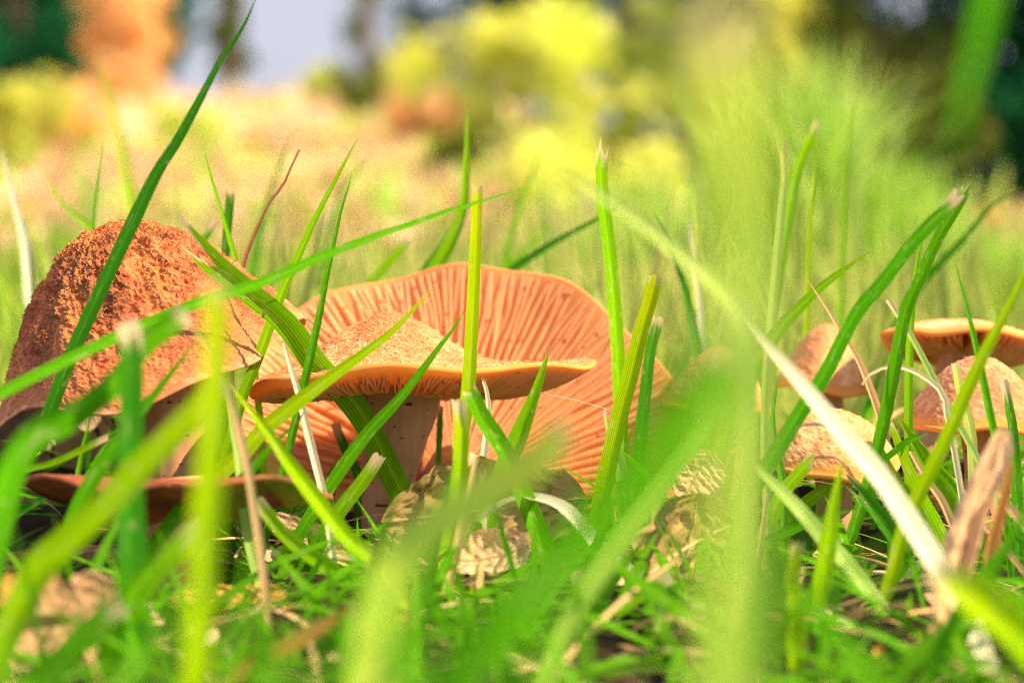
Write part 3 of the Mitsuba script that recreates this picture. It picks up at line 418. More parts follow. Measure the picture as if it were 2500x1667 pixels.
    ('dull green blade lying almost level at the bottom left of centre', 'dp', 2.89, (0.04, -0.94, -0.33), '-46,341,-1.104;-39.87,341,0.2419;-30.67,341.1,1.099;-22.82,341.2,2.016;-20.24,341.2,2.2;-16.87,341.2,2.69'),
    ('small bright upright blade below the crinkled tan leaf', 'bp', 1.48, (0.19, -0.98, 0.06), '-7.431,375.4,-10.2;-7.026,375.8,-4.341;-6.756,376.2,1.388;-6.553,376.4,4.623'),
    ('huge blurred dark green blade drooping from the top right corner', 'gp', 6.31, (0.25, -0.96, -0.09), '77.45,210.6,-6.225;76.65,209.6,5.711;75.46,208.2,17.57;74.67,207.3,23.44;66.65,197.9,71.75;56.02,192.9,92.02;45.06,190,96.64;39.53,187.1,89.72;37.05,184,81.35;35.45,182.1,76.43;34.4,180.6,72.23'),
    ('pale upright blade with a torn white tip in the right background', 'ps', 2.17, (0.06, -1.00, 0.06), '54.5,497.7,-2.981;54.74,497.9,9.014;55.1,498.2,21;55.64,498.7,32.98;56,499,38.96;56.71,499.7,48.63;58.13,500.7,62.82;59.02,501.3,72.22;58.58,501.8,79.58'),
    ('green blade with a ragged tan top in the right background', 'bj', 2.76, (0.15, -0.99, 0.04), '55.08,517.7,-2.273;55.6,518,9.714;56.36,518.3,21.69;57.48,518.8,33.62;58.24,519.1,39.56;59.9,519.9,50.26;62.4,520.9,64.93;64.34,521.5,73.78;67.3,521.9,80.61;68.69,522.2,83.83'),
    ('thin yellow stem just right of the ragged-topped background blade', 'yp', 1.36, (-0.13, -0.99, 0.05), '67.07,528.1,-7.463;67.16,528.2,4.536;67.3,528.5,16.53;67.51,528.8,28.53;67.82,529.3,40.51;68.03,529.6,46.5;68.59,530.5,59.85;69.63,531.4,72.35;70.29,532.2,84.1'),
    ('thin pale blade alone in the blurred right background', 'bp', 1.54, (-0.14, -0.99, 0.05), '85.29,598.9,-7.67;85.35,599,4.33;85.43,599.2,16.33;85.55,599.4,28.33;85.73,599.8,40.32;86,600.3,52.31;86.19,600.6,58.29;86.72,601.6,72.66;87.89,602.3,82.77;89.71,603,93.41'),
    ('broad green blade leaning right behind the two small right caps', 'bp', 3.46, (0.07, -1.00, 0.01), '38.29,467.4,-5.85;40.25,467.6,5.986;43.14,467.9,17.63;47.36,468.4,28.84;50.13,468.6,34.15;54.14,469.1,40.24;58.66,469.4,45.07;63.92,469.7,49.91;69.35,470,53.74;73.03,470.2,56.25'),
    ('yellowed dry blade leaning left behind the right caps', 'sp', 1.47, (-0.13, -0.99, 0.01), '79.34,457,-6.736;78.62,457.1,-0.7799;76.7,457.4,11.06;73.85,457.9,22.7;71.96,458.2,28.39;69.35,458.7,34.75;66.24,459,39.81;62.89,459.4,45.28;59.04,459.8,50.91'),
    ('dark background blade with a brown tip leaning far right at the right edge', 'dp', 2.47, (0.03, -1.00, 0.05), '84.96,567.9,-2.533;86.82,568.1,9.318;89.58,568.4,20.99;93.61,568.8,32.27;96.27,569.1,37.65;101.2,569.7,45.64;110.5,570.3,55.34;118.5,570.9,64.44;126.3,571.3,70'),
    ('whitish thin blade in the background right of the dark curved blade', 'wp', 1.67, (-0.08, -1.00, 0.06), '48.26,557.5,-6.684;47.94,557.8,5.31;47.47,558.1,17.3;46.77,558.6,29.26;46.29,558.9,35.24;45.5,559.5,43.48;43.8,560.3,55.1;43.21,560.8,62.25'),
    ('faint yellow-green blade in the blurred left background', 'yp', 3.99, (0.15, -0.99, 0.07), '-133.9,849.3,-6.349;-134.1,849.3,-0.3509;-134.5,849.5,11.64;-135.1,849.7,23.62;-136,850,35.58;-137.4,850.5,47.49;-138.3,850.8,53.42;-140.5,851.7,65.48;-145.8,853.5,92.61;-149.3,854.3,103.9;-152.3,855.2,116.7'),
    ('slim blade rising behind the tall yellow-green blade and leaning right', 'bp', 1.97, (0.01, -1.00, 0.06), '-8.268,658.1,-6.956;-8,658.2,-0.9631;-7.273,658.4,11.01;-6.194,658.7,22.96;-4.591,659.2,34.84;-3.52,659.5,40.73;-1.173,660.3,51.27;2.112,661.1,64.15;5.867,661.8,73.51;9.387,662.5,84.05'),
    ('green blade leaning right in the middle distance left of centre', 'gp', 2.32, (0.11, -0.99, 0.04), '-81.28,678.1,-7.935;-81.05,678.1,-1.939;-80.46,678.4,10.04;-79.57,678.7,22.01;-78.25,679.2,33.92;-77.37,679.5,39.85;-74.95,680.4,53.11;-71.32,681.4,67.59;-67.7,682.1,77.24;-64.07,682.7,86.89'),
    ('dim blade leaning right far behind the thin tall blade', 'gp', 2.15, (0.08, -1.00, 0.03), '-63.87,718.9,-7.423;-63.65,718.9,-1.427;-63.05,719.1,10.56;-62.17,719.3,22.52;-60.85,719.6,34.44;-58.9,720.1,46.27;-57.6,720.5,52.12;-53.76,721.4,66.17;-47.36,722,75.11;-40.96,722.5,82.13'),
    ("straw-tipped pale bent blade over the left cap's lit face", 'sp', 1.38, (0.12, -0.99, 0.11), '-37.59,356.8,-5.866;-38.04,356.9,0.1162;-39.25,357.3,12.05;-41.04,357.8,23.9;-42.24,358.1,29.77;-44.16,358.6,37.44;-46.4,359,42.54;-48.64,359.2,46.06;-50.88,359.4,48.93;-52.61,359.6,52.25'),
    ('small white curled shoot under the front lip of the middle cap', 'wt', 1.38, (0.01, -1.00, 0.07), '-7.128,428.5,-5.247;-6.811,428.7,0.7416;-5.951,429.2,12.7;-5.376,429.5,18.66;-4.608,429.9,25.18;-4.301,430.1,27.86;-4.608,430.3,30.92;-5.53,430.5,33.99'),
    ("torn pale tip of a blade standing below the gilled cap's right side", 'ps', 2.47, (-0.04, -1.00, 0.06), '22.75,441.3,-2.718;22.3,441.6,3.259;21.76,441.9,9.226;20.96,442.4,16.33;19.78,442.7,21.06;18.83,443,25.01;18.35,443.2,28.33'),
    ('vivid green blade leaning right at the far right bottom', 'gp', 2.73, (-0.05, -0.99, 0.09), '62.19,325.9,-1.993;63.95,326.3,5.031;67.47,326.9,13.23;70.99,327.3,18.49;73.92,327.7,24.35'),
    ('straw stalk leaning left at the far right in front of the curled brown leaf', 'st', 1.42, (-0.10, -0.99, -0.01), '91.92,366.2,-4.903;87.65,366.6,6.294;84.85,366.9,11.59;82.22,367.1,15.53;79.59,367.3,18.48;77.62,367.5,21.44;75.12,367.7,24.06'),
    ('orange-brown dry stem upright beside the curled brown leaf', 'ot', 1.84, (-0.21, -0.97, 0.12), '72.64,356,-0.8755;73.6,356.5,6.787;75.2,357,13.81;76.8,357.4,20.2;78.08,357.9,26.58'),
    ("thin straw crossing behind the curled brown leaf's right end", 'st', 0.83, (-0.07, -1.00, 0.00), '91.69,386,-3.703;88.75,386.2,1.519;85.28,386.6,6.361;81.81,386.8,10.51;79.04,387,13.28;75.57,387.3,16.74'),
]
rng = np.random.default_rng(11)
for i, (label, look, width, face, points) in enumerate(BLADES):
    P = np.array([[float(c) for c in p.split(',')] for p in points.split(';')]) / 1000
    mesh, uv = blade_mesh(P, width / 1000, face, look[1], i, rng)
    dry = look[0] in 'sok' or (look[0] == 'w' and look[1] == 't')
    key = put('dry_grass_stalk' if dry else 'grass_shoot', mesh, BLADE_NAMES[look[0]] + '_material', uv=uv)
    tag(key, label, 'dry grass' if dry else 'grass blade', 'single dry stalks among the grass' if dry else 'single grass blades around the mushrooms')


def many_blades(n, seed, spot, height, width, lean, material, name, label, rows=5):
    """A stand of grass nobody could count, as one mesh."""
    rng = np.random.default_rng(seed)
    x, y = spot(rng, n)
    n = len(x)
    h, w = height(rng, x, y), width(rng, x, y)
    a, l = rng.uniform(0, 2 * np.pi, n), lean(rng, n)
    d = np.stack([np.cos(a), np.sin(a), 0 * a], -1)
    u = np.linspace(0, 1, rows)
    root = np.stack([x, y, ground_z(x, y) - 0.002], -1)
    bend = rng.uniform(0.4, 1.6, n)
    out = np.sin(l)[:, None] * (u[None] ** 1.0 * (1 - 0.3 * bend[:, None]) + 0.3 * bend[:, None] * u[None] ** 2)
    up = np.cos(l)[:, None] * u[None] - 0.22 * bend[:, None] * np.sin(l)[:, None] * u[None] ** 2.5
    C = root[:, None] + h[:, None, None] * (out[..., None] * d[:, None] + np.maximum(up, 0.02 * u)[..., None] * np.array([0, 0, 1.0]))
    b = a + np.pi / 2 + rng.uniform(-0.9, 0.9, n)
    s = np.stack([np.cos(b), np.sin(b), rng.uniform(-0.3, 0.3, n)], -1)
    prof = np.minimum(1, (1 - u) / 0.45 + 0.03)
    half = s[:, None] * (0.5 * w[:, None] * prof[None])[..., None]
    V = np.stack([C - half, C + half], 2)
    base = (np.arange(n) * rows * 2)[:, None, None]
    i = np.arange(rows - 1)
    f = np.stack([2 * i, 2 * i + 1, 2 * i + 3, 2 * i + 2], -1)[None] + base
    vv = 1 - (1 - u)[None] * h[:, None] / 0.1 - 0.03
    uv = np.stack([np.stack([np.arange(n)[:, None] + 0.05 + 0 * vv, np.arange(n)[:, None] + 0.9 + 0 * vv], 2), np.stack([vv, vv], 2)], -1)
    put(name, (V.reshape(-1, 3), f.reshape(-1, 4)), material, uv=uv.reshape(-1, 2))
    tag(name, label, 'grass', kind='stuff')


def field(y0, y1, spread, patchy=0.0, fade=False):
    def spot(rng, n):
        y = y0 * (y1 / y0) ** rng.uniform(0, 1, n)
        x = rng.uniform(-1, 1, n) * (spread * y + 0.02)
        ok = meshkit.fbm(np.stack([x * 14 / y ** 0.7, y * 5 / y ** 0.7, 0 * x], -1), 3, 4) > rng.uniform(0, patchy, n) + 0.22 * (patchy > 0)
        if fade:
            ok &= rng.uniform(0, 1, n) > step(2.2, 3.6, y) * (1 - step(-0.1, 0.5, x)) * 0.88
        return x[ok], y[ok]
    return spot


many_blades(10800, 21, field(0.56, 1.15, 0.36, 0.45), lambda g, x, y: g.uniform(0.012, 0.048, len(x)) * (0.85 + 0.25 * step(.6, 1, y)), lambda g, x, y: g.uniform(0.0014, 0.0034, len(x)),
            lambda g, n: g.uniform(0.05, 0.9, n), 'lawn_material', 'lawn_grass', 'sunlit green lawn blurred behind the mushrooms')
many_blades(30000, 22, field(1.1, 5.0, 0.32, 0.5, True), lambda g, x, y: g.uniform(0.015, 0.05, len(x)), lambda g, x, y: g.uniform(0.002, 0.005, len(x)) * (1 + 0.3 * y),
            lambda g, n: g.uniform(0.1, 1.1, n), 'lawn_material', 'far_lawn_grass', 'pale distant lawn fading into the bank of dry leaves', rows=4)


many_blades(600, 23, field(0.54, 1.0, 0.26), lambda g, x, y: g.uniform(0.045, 0.078, len(x)), lambda g, x, y: g.uniform(0.0014, 0.0028, len(x)),
            lambda g, n: np.abs(g.normal(0, 0.38, n)), 'lawn_material', 'tall_lawn_grass', 'taller loose blades of the lawn just behind the mushrooms', rows=10)
many_blades(1300, 24, field(2.2, 8.5, 0.30, 1.25), lambda g, x, y: g.uniform(0.04, 0.13, len(x)), lambda g, x, y: g.uniform(0.012, 0.03, len(x)),
            lambda g, n: g.uniform(0.1, 0.9, n), 'tuft_material', 'bank_weeds', 'patches of pale weeds growing through the leaves on the bank', rows=5)


def keep_clear(spots, y0=0.30):
    def spot(rng, n):
        y = rng.uniform(y0 ** 2, 0.57 ** 2, n) ** 0.5
        x = rng.uniform(-1, 1, n) * (0.24 * y + 0.015)
        ok = np.ones(n, bool)
        for cx, cy, r in spots:
            ok &= (x - cx) ** 2 + (y - cy) ** 2 > r * r
        return x[ok], y[ok]
    return spot


STEMS_AND_DARK_GAPS = [(-0.088, 0.440, 0.036), (-0.078, 0.392, 0.022), (0.062, 0.448, 0.020), (-0.021, 0.46, 0.010), (-0.066, 0.457, 0.010), (-0.01, 0.49, 0.03)]  # stem feet, and grass cleared so dark soil stands in for shade


def room(y):
    return np.where(y < 0.43, np.maximum(0.068 - 0.142 * y, 0.012), 0.018)


def low(g, x, y):
    return g.uniform(0.3, 1.0, len(x)) * room(y)


def fallen(lean):
    def length(g, x, y):
        return np.minimum(g.uniform(0.018, 0.055, len(x)), room(y) * g.uniform(0.6, 1.1, len(x)) / math.cos(lean))
    return length


many_blades(280, 31, keep_clear(STEMS_AND_DARK_GAPS, 0.20), low, lambda g, x, y: g.uniform(0.0010, 0.0026, len(x)), lambda g, n: g.uniform(0.15, 1.3, n), 'floor_grass_material', 'floor_grass',
            'short green grass on the ground between the mushrooms', rows=7)
many_blades(900, 33, keep_clear(STEMS_AND_DARK_GAPS, 0.22), fallen(1.22), lambda g, x, y: g.uniform(0.0011, 0.0026, len(x)), lambda g, n: g.uniform(0.95, 1.35, n), 'floor_grass_material', 'tangled_grass',
            'long green blades leaning over each other low between the mushrooms', rows=10)
many_blades(150, 35, field(0.165, 0.31, 0.24), lambda g, x, y: (0.07 - 0.178 * y) * g.uniform(0.7, 1.5, len(x)) * 1.3, lambda g, x, y: g.uniform(0.0016, 0.0034, len(x)),
            lambda g, n: g.uniform(0.45, 1.05, n), 'floor_grass_material', 'foreground_grass', 'strongly blurred green blades along the bottom edge in front', rows=12)
many_blades(240, 34, keep_clear(STEMS_AND_DARK_GAPS, 0.27), lambda g, x, y: np.maximum(0.068 - 0.104 * y, 0.012) * g.uniform(0.5, 1.05, len(x)), lambda g, x, y: g.uniform(0.0009, 0.0022, len(x)),
            lambda g, n: g.uniform(0.2, 0.85, n), 'floor_grass_material', 'crossing_grass', 'loose thin green blades crossing in front of the mushroom stems', rows=12)
many_blades(620, 32, keep_clear(STEMS_AND_DARK_GAPS, 0.22), fallen(1.25), lambda g, x, y: g.uniform(0.0006, 0.0015, len(x)), lambda g, n: g.uniform(1.1, 1.5, n), 'straw_material',
            'dead_grass', 'dry straw lying on the ground between the mushrooms', rows=8)


# ------------------------------------------------------------------ mushrooms
def cap_parts(name, R, top, thick, gill, roll, pitch, yaw, at, na, ns, material, rough=None, n_gills=0, inner=0.16, short=0.55, lip=0.94, flesh='lip_material', basis=None, gill_width=0.00042, stuff=False):
    """A cap as cap, lip and gills. R(a) in metres, top(s, a) height over the rim plane, thick(s, a) the flesh, gill(s) how far the gills hang down."""
    M = rotation(roll, pitch, yaw) if basis is None else basis
    at = np.asarray(at, float)

    def place(s, a, z, out=0):
        r = R(a) * s + out
        return np.stack([r * np.cos(a), r * np.sin(a), z], -1)

    a = np.arange(na) * 2 * np.pi / na
    s = np.linspace(0.0, 1, ns)[1:] ** 0.85
    k = int(np.searchsorted(s, lip))
    A, S = np.meshgrid(a, s)
    up = place(S, A, top(S, A))
    if rough:
        nrm = np.cross(np.roll(up, -1, 1) - up, np.gradient(up, axis=0))
        nrm = -unit(nrm) * np.sign(-unit(nrm)[..., 2:3])
        up = up + nrm * (rough(up, S, A) * (1 - step(lip, 1.0, S)))[..., None]
    peak = up[0].mean(0)
    world = lambda p: p @ M.T + at
    v = np.vstack([up[:k + 1].reshape(-1, 3), [peak]])
    f = grid_faces(k + 1, na, True)
    f = np.vstack([f[:, [0, 1, 2]], f[:, [0, 2, 3]], np.stack([(np.arange(na) + 1) % na, np.arange(na), np.full(na, len(v) - 1)], 1)])
    uv = np.stack([np.r_[np.tile(a / (2 * np.pi), k + 1), 0], np.r_[np.repeat(s[:k + 1], na), 0]], 1)
    put('cap', (world(v), f), material, name, uv=uv)
    # the rolled edge and the flesh that the gills hang from
    rows = [up[i] for i in range(k, len(s))]
    th = thick(np.ones(na), a)
    for q in np.linspace(0, np.pi, 9)[1:]:
        rows.append(place(np.ones(na), a, top(np.ones(na), a) - th / 2 + th / 2 * np.cos(q), th / 2 * np.sin(q)))
    for ss in np.linspace(1, 0.10, 26)[1:]:
        rows.append(place(ss + 0 * a, a, top(ss + 0 * a, a) - thick(ss + 0 * a, a)))
    rows = np.array(rows)
    put('flesh', (world(rows.reshape(-1, 3)), grid_faces(len(rows), na, True)), flesh, name)
    pieces = []
    rg = np.random.default_rng(n_gills + 3)
    for g in range(n_gills):
        a0 = 2 * np.pi * (g + rg.uniform(-0.22, 0.22)) / n_gills
        s0 = inner if g % 2 == 0 else rg.uniform(short, 0.80)
        ss = np.linspace(s0, 0.985, 15)
        ww = (meshkit.noise(np.stack([ss * 5, 0 * ss + g * 3.7, 0 * ss], -1)) - 0.5)
        aa = a0 + ww * 0.05
        fade = 1.0 if g % 2 == 0 else np.minimum(1, (ss - s0) / 0.16 + 0.05)
        deep = gill(ss) * fade * (1 + 0.25 * (meshkit.noise(np.stack([ss * 9, 0 * ss + g * 1.3, 0 * ss + 4], -1)) - 0.5))
        zc = top(ss, aa) - thick(ss, aa) + 0.0002
        c = place(ss, aa, zc)
        tdir = np.stack([-np.sin(aa), np.cos(aa), 0 * aa], -1)
        hw = gill_width * (0.65 + 0.35 * ss)
        rows = [c - tdir * hw[:, None]]
        for q, dz in ((-0.8, 0.88), (0.0, 1.0), (0.8, 0.88)):
            rows.append(c + tdir * (hw * 0.75 * q)[:, None] - np.stack([0 * ss, 0 * ss, deep * dz], -1))
        rows.append(c + tdir * hw[:, None])
        m = (world(np.array(rows).reshape(-1, 3)), grid_faces(5, 15))
        if stuff:
            pieces.append(m)
        else:
            put('gill', m, 'gill_material', name + '__flesh')
    if pieces:
        vs = np.vstack([m[0] for m in pieces])
        key = put('gills', (vs, np.vstack([m[1] + 75 * i for i, m in enumerate(pieces)])), 'gill_material', name + '__flesh')
        labels[key] = {'kind': 'stuff'}
    return world, place, up, S, A


def hairs(name, part, pos, nrm, n, length, width, lay, seed, material):
    """Felt: short bent hairs rooted on a cap, one part."""
    g = np.random.default_rng(seed)
    flat_p, flat_n = pos.reshape(-1, 3), nrm.reshape(-1, 3)
    i = g.integers(0, len(flat_p), n)
    p, m = flat_p[i], unit(flat_n[i])
    t = unit(np.cross(m, g.normal(size=(n, 3))))
    l = length * g.uniform(0.5, 1.3, n)[:, None]
    w = width * g.uniform(0.6, 1.2, n)[:, None]
    side = np.cross(m, t)
    curl = g.normal(size=(n, 1)) * 0.5
    mid = p + l * 0.5 * (t * lay + m * (1 - lay)) + side * curl * l * 0.25
    end = p + l * (t * lay * 0.9 + m * (1 - lay) * 0.75) + side * curl * l * 0.7
    e = unit(side + 0.6 * m * g.normal(size=(n, 1)))
    V = np.stack([p - e * w / 2, p + e * w / 2, mid - e * w / 2, mid + e * w / 2, end], 1)
    f = np.array([[0, 1, 3], [0, 3, 2], [2, 3, 4]])[None] + (np.arange(n) * 5)[:, None, None]
    key = put(part, (V.reshape(-1, 3), f.reshape(-1, 3)), material, name)
    labels[key] = {'kind': 'stuff'}


def surface_normals(up):
    n = np.cross(np.roll(up, -1, 1) - np.roll(up, 1, 1), np.gradient(up, axis=0))
    n = unit(n)
    return n * np.sign(n[..., 2:3])


def stem(name, P, radii, seed=0):
    v, f = tube(P, radii, 40, 40)
    c = v[:-2].reshape(40, 40, 3)
    d = unit(c - c.mean(1, keepdims=True))
    c = c + d * ((meshkit.fbm(np.stack([c[..., 0] * 500, c[..., 1] * 500, c[..., 2] * 60], -1), 3, seed) - 0.5) * radii[0] * 0.22)[..., None]
    v[:-2] = c.reshape(-1, 3)
    put('stem', (v, f), 'stem_material', name)


def mushroom(label):
    key = numbered('mushroom')
    tag(key, label, 'mushroom', 'orange milk-cap mushrooms growing in the grass')
    return key


def bumpy(scale, amount, seed):
    return lambda p, s, a: amount * (meshkit.fbm(p * scale, 3, seed) - 0.5)


# the bell-shaped one on the left
m1 = mushroom('large reddish-brown bell-shaped mushroom with a grainy cap at the left edge')


def r1(a):
    d = (a + 0.42 + np.pi) % (2 * np.pi) - np.pi
    return 0.0310 * (1 + 0.03 * np.sin(3 * a + 0.6) + 0.018 * np.sin(7 * a + 1)) * (1 - 0.09 * np.exp(-(d / 0.16) ** 2))


def z1(s, a):
    return 0.0292 * (1 - s ** 1.85) + 0.0016 * s ** 2 * np.sin(3 * a + 2.1) + 0.0011 * s * np.sin(8 * a) * (1 - s) * 2 + 0.0011 * s ** 6 * np.sin(6 * a + 2)


def rough1(p, s, a):
    grain = np.abs(meshkit.fbm(p * 1000, 2, 3) - 0.5)
    lumps = meshkit.fbm(np.stack([a * 5.5 + 0 * s, s * 3.5, 0 * s], -1) * 1.6, 4, 8) - 0.5
    pits = step(0.50, 0.72, meshkit.fbm(p * 210, 3, 12))
    return (0.0007 * (1 - grain * 4) + 0.0012 * (meshkit.fbm(p * 420, 3, 31) - 0.5)) * (0.30 + 0.70 * step(1.0, 0.40, s)) + 0.0036 * lumps * s * (1.15 - s) * 2 - 0.0009 * pits * (1 - s ** 4)


w1, p1, up1, s1, a1 = cap_parts(m1, r1, z1, lambda s, a: 0.0007 + 0.004 * (1 - s), lambda s: 0.004 * np.sqrt(np.clip(1 - s, 0, 1)) + 0.0003, -15.5, -5, 0, (-0.0714, 0.4506, 0.0335), 620, 330, 'rough_cap_material', rough1, 120, stuff=True, lip=0.985, flesh='red_cap_material')
hairs(m1, 'grain', w1(up1[:-24]), surface_normals(up1[:-24]) @ rotation(-15.5, -5).T, 30000, 0.0008, 0.00018, 0.55, 5, 'rough_cap_grain_material')
stem(m1, [(-0.0657, 0.4513, 0.0006), (-0.0667, 0.4520, 0.0111), (-0.0678, 0.4528, 0.0224), (-0.0684, 0.4534, 0.0305), (-0.0694, 0.4537, 0.0361)], [0.0066, 0.0058, 0.0064, 0.0078, 0.0100], 4)

# the flat felted one in the middle
m2 = mushroom('flat pale orange mushroom with a felted hump, in front of the tilted gilled one')


def r2(a):
    return (0.0333 + 0.0058 * np.cos(a) + 0.0008 * np.cos(2 * a)) * (1 + 0.012 * np.sin(5 * a + 1) + 0.008 * np.sin(9 * a))


def z2(s, a):
    r = r2(a) * s
    w = 0.0162 - 0.0028 * np.cos(a)
    return 0.0118 * (np.exp(-(r / w) ** 2) - np.exp(-(r2(a) / w) ** 2) * s) + 0.0007 * s ** 3 * np.sin(3 * a + 0.4) + 0.0006 * s ** 5 * np.sin(7 * a)


def t2(s, a):
    return (0.0013 - 0.0008 * np.cos(a)) * s + 0.0092 * (1 - s) ** 0.9 + 0.0004


w2, p2, up2, s2, a2 = cap_parts(m2, r2, z2, t2, lambda s: 0.0019 * np.clip((1 - s) / 0.22, 0, 1) ** 0.7 + 0.0002, 3.0 - 6.3, 6.5, 0, (-0.0238, 0.4605, 0.0320), 420, 170, 'felt_cap_material', bumpy(900, 0.0007, 2), 250, gill_width=0.00030, lip=0.965, short=0.5)
hairs(m2, 'felt', w2(up2[:-7]), surface_normals(up2[:-7]) @ rotation(-3.3, 6.5).T, 30000, 0.0019, 0.00019, 0.70, 6, 'felt_hair_material')
stem(m2, [(-0.0258, 0.4557, -0.0083), (-0.0255, 0.4565, 0.0023), (-0.0242, 0.4583, 0.0144), (-0.0228, 0.4599, 0.0233), (-0.0226, 0.4613, 0.0298)], [0.0044, 0.0046, 0.0052, 0.0064, 0.0088], 7)

# the tilted one behind it that shows its gills
m3 = mushroom('large tilted mushroom showing its orange gills, behind the flat felted one')
outline3 = np.array([(-120, -70), (40, -130), (250, -160), (470, -70), (600, -10), (590, 155), (490, 285), (425, 345), (325, 440), (225, 485), (145, 500), (40, 512), (-35, 515), (-105, 500), (-205, 482),
                     (-305, 452), (-390, 436), (-460, 300), (-520, 70), (-330, -60)]) * [0.0000889, 0.0000889 * 1.05]
angles3, radii3 = np.arctan2(outline3[:, 1], outline3[:, 0]), np.hypot(outline3[:, 0], outline3[:, 1])
angles3, radii3 = angles3[np.argsort(angles3)], radii3[np.argsort(angles3)]


def r3(a):
    b = (np.asarray(a) + np.pi) % (2 * np.pi) - np.pi
    ang = np.r_[angles3 - 2 * np.pi, angles3, angles3 + 2 * np.pi]
    rad = np.r_[radii3, radii3, radii3]
    return sum(np.interp(b + e, ang, rad) for e in (-0.12, -0.06, 0, 0.06, 0.12)) / 5 * (1 + 0.006 * np.sin(13 * b))


def z3(s, a):
    return 0.0100 * (1 - s ** 2.6) + 0.0022 * s ** 4 * np.sin(3.5 * a + 0.5) + 0.0008 * s ** 5 * np.sin(11 * a)


g3 = unit(np.array([0.02, -math.cos(math.radians(25)), math.sin(math.radians(25))]))
u3 = unit(np.cross([0, 0, 1.0], -g3) * -1)
u3 = u3 * np.sign(u3[0])
v3 = np.cross(-g3, u3)
basis3 = np.stack([u3, v3 * np.sign(v3[2]), -g3], 1)
w3, p3, up3, s3, a3 = cap_parts(m3, r3, z3, lambda s, a: 0.0010 + 0.0040 * (1 - s) ** 0.8, lambda s: 0.0013 * np.clip((1 - s) / 0.35, 0, 1) ** 0.6 + 0.0003, 0, 0, 0, (-0.0122, 0.4889, 0.0076), 360, 80, 'felt_cap_material', bumpy(700, 0.0005, 5), 230, basis=basis3, flesh='gill_base_material', inner=0.10, short=0.6, gill_width=0.00055)
stem(m3, [(-0.0127, 0.4742, -0.0021), (-0.0125, 0.4785, 0.0025), (-0.0123, 0.4848, 0.0059), (-0.0123, 0.4929, 0.0071)], [0.006, 0.0056, 0.006, 0.007], 9)


# the smaller ones
def small(label, at, R, H, roll, pitch, material, seed, base, stem_r, power=1.9, gill_drop=0.003, squash=1.0, hair=2500, flesh='lip_material', gills=70, depth=0.0024):
    key = mushroom(label)
    ph = seed * 1.7

    def rr(a):
        return R * (1 + 0.035 * np.sin(2 * a + ph) + 0.025 * np.sin(5 * a + 2 * ph)) * np.sqrt(np.cos(a) ** 2 + (squash * np.sin(a)) ** 2)

    def zz(s, a):
        return H * (1 - s ** power) + 0.04 * R * s ** 3 * np.sin(3 * a + ph) + 0.02 * R * s ** 2 * np.sin(7 * a)

    w, p, up, S, A = cap_parts(key, rr, zz, lambda s, a: 0.0011 + depth * (1 - s), lambda s: gill_drop * np.clip((1 - s) / 0.3, 0, 1) ** 0.7 + 0.0002, roll, pitch, 0, at, 220, 90, material, bumpy(1100, 0.0005, seed), gills, stuff=True, gill_width=0.0003, flesh=flesh)
    if hair:
        hairs(key, 'felt', w(up[:-6]), surface_normals(up[:-6]) @ rotation(roll, pitch).T, hair, 0.0009, 0.00012, 0.75, seed, 'felt_hair_material')
    at, base = np.array(at), np.array(base)
    top = at + rotation(roll, pitch) @ np.array([0, 0, H * 0.55])
    stem(key, [base, base * 0.55 + top * 0.45 + np.array([0.0006, 0, 0]), top], [stem_r, stem_r * 0.9, stem_r * 1.35], seed)
    return key


small('small round tan mushroom half hidden by pale blurred blades, left one of the right cluster', (0.0446, 0.4979, 0.0223), 0.0116, 0.0124, 4, 2, 'small_cap_material', 3, (0.0469, 0.4992, -0.0024), 0.0032)
small('small domed tan mushroom in the middle of the right cluster, behind the lowest cap', (0.0691, 0.5131, 0.0252), 0.0098, 0.0136, 6, 0, 'small_cap_material', 5, (0.0718, 0.5143, -0.0026), 0.0030)
small('low pale tan mushroom cap nearest the ground in the right cluster', (0.0607, 0.4395, 0.0181), 0.0126, 0.0088, 3, -12, 'small_cap_material', 8, (0.0618, 0.4421, -0.0020), 0.0038, 2.4)
small('rough reddish-brown domed mushroom at the right edge below the flat one', (0.0914, 0.4499, 0.0237), 0.0142, 0.0128, 2, 0, 'red_cap_material', 11, (0.0926, 0.4522, -0.0020), 0.0040)
small('flat orange mushroom with a smooth pale top at the right edge above the round one', (0.0989, 0.5038, 0.0352), 0.0185, 0.0046, 6, 13, 'small_cap_material', 14, (0.0853, 0.5013, -0.0017), 0.0030, 2.2, 0.0040, hair=600)
small('low mushroom with shade put into its colour and a thin bright rim under the left bell-shaped one', (-0.0590, 0.3993, 0.0172), 0.0272, 0.0012, 1, 11, 'shade_toned_cap_material', 17, (-0.0582, 0.4001, -0.0017), 0.0060, 2.5, 0.004, 0.68, hair=0, flesh='shade_toned_cap_material', gills=0, depth=0.0085)
small('tiny pinkish mushroom button at the foot of the right edge cluster', (0.0835, 0.4370, 0.0111), 0.0030, 0.0034, 0, 0, 'small_cap_material', 19, (0.0841, 0.4382, -0.0013), 0.0018, hair=0)


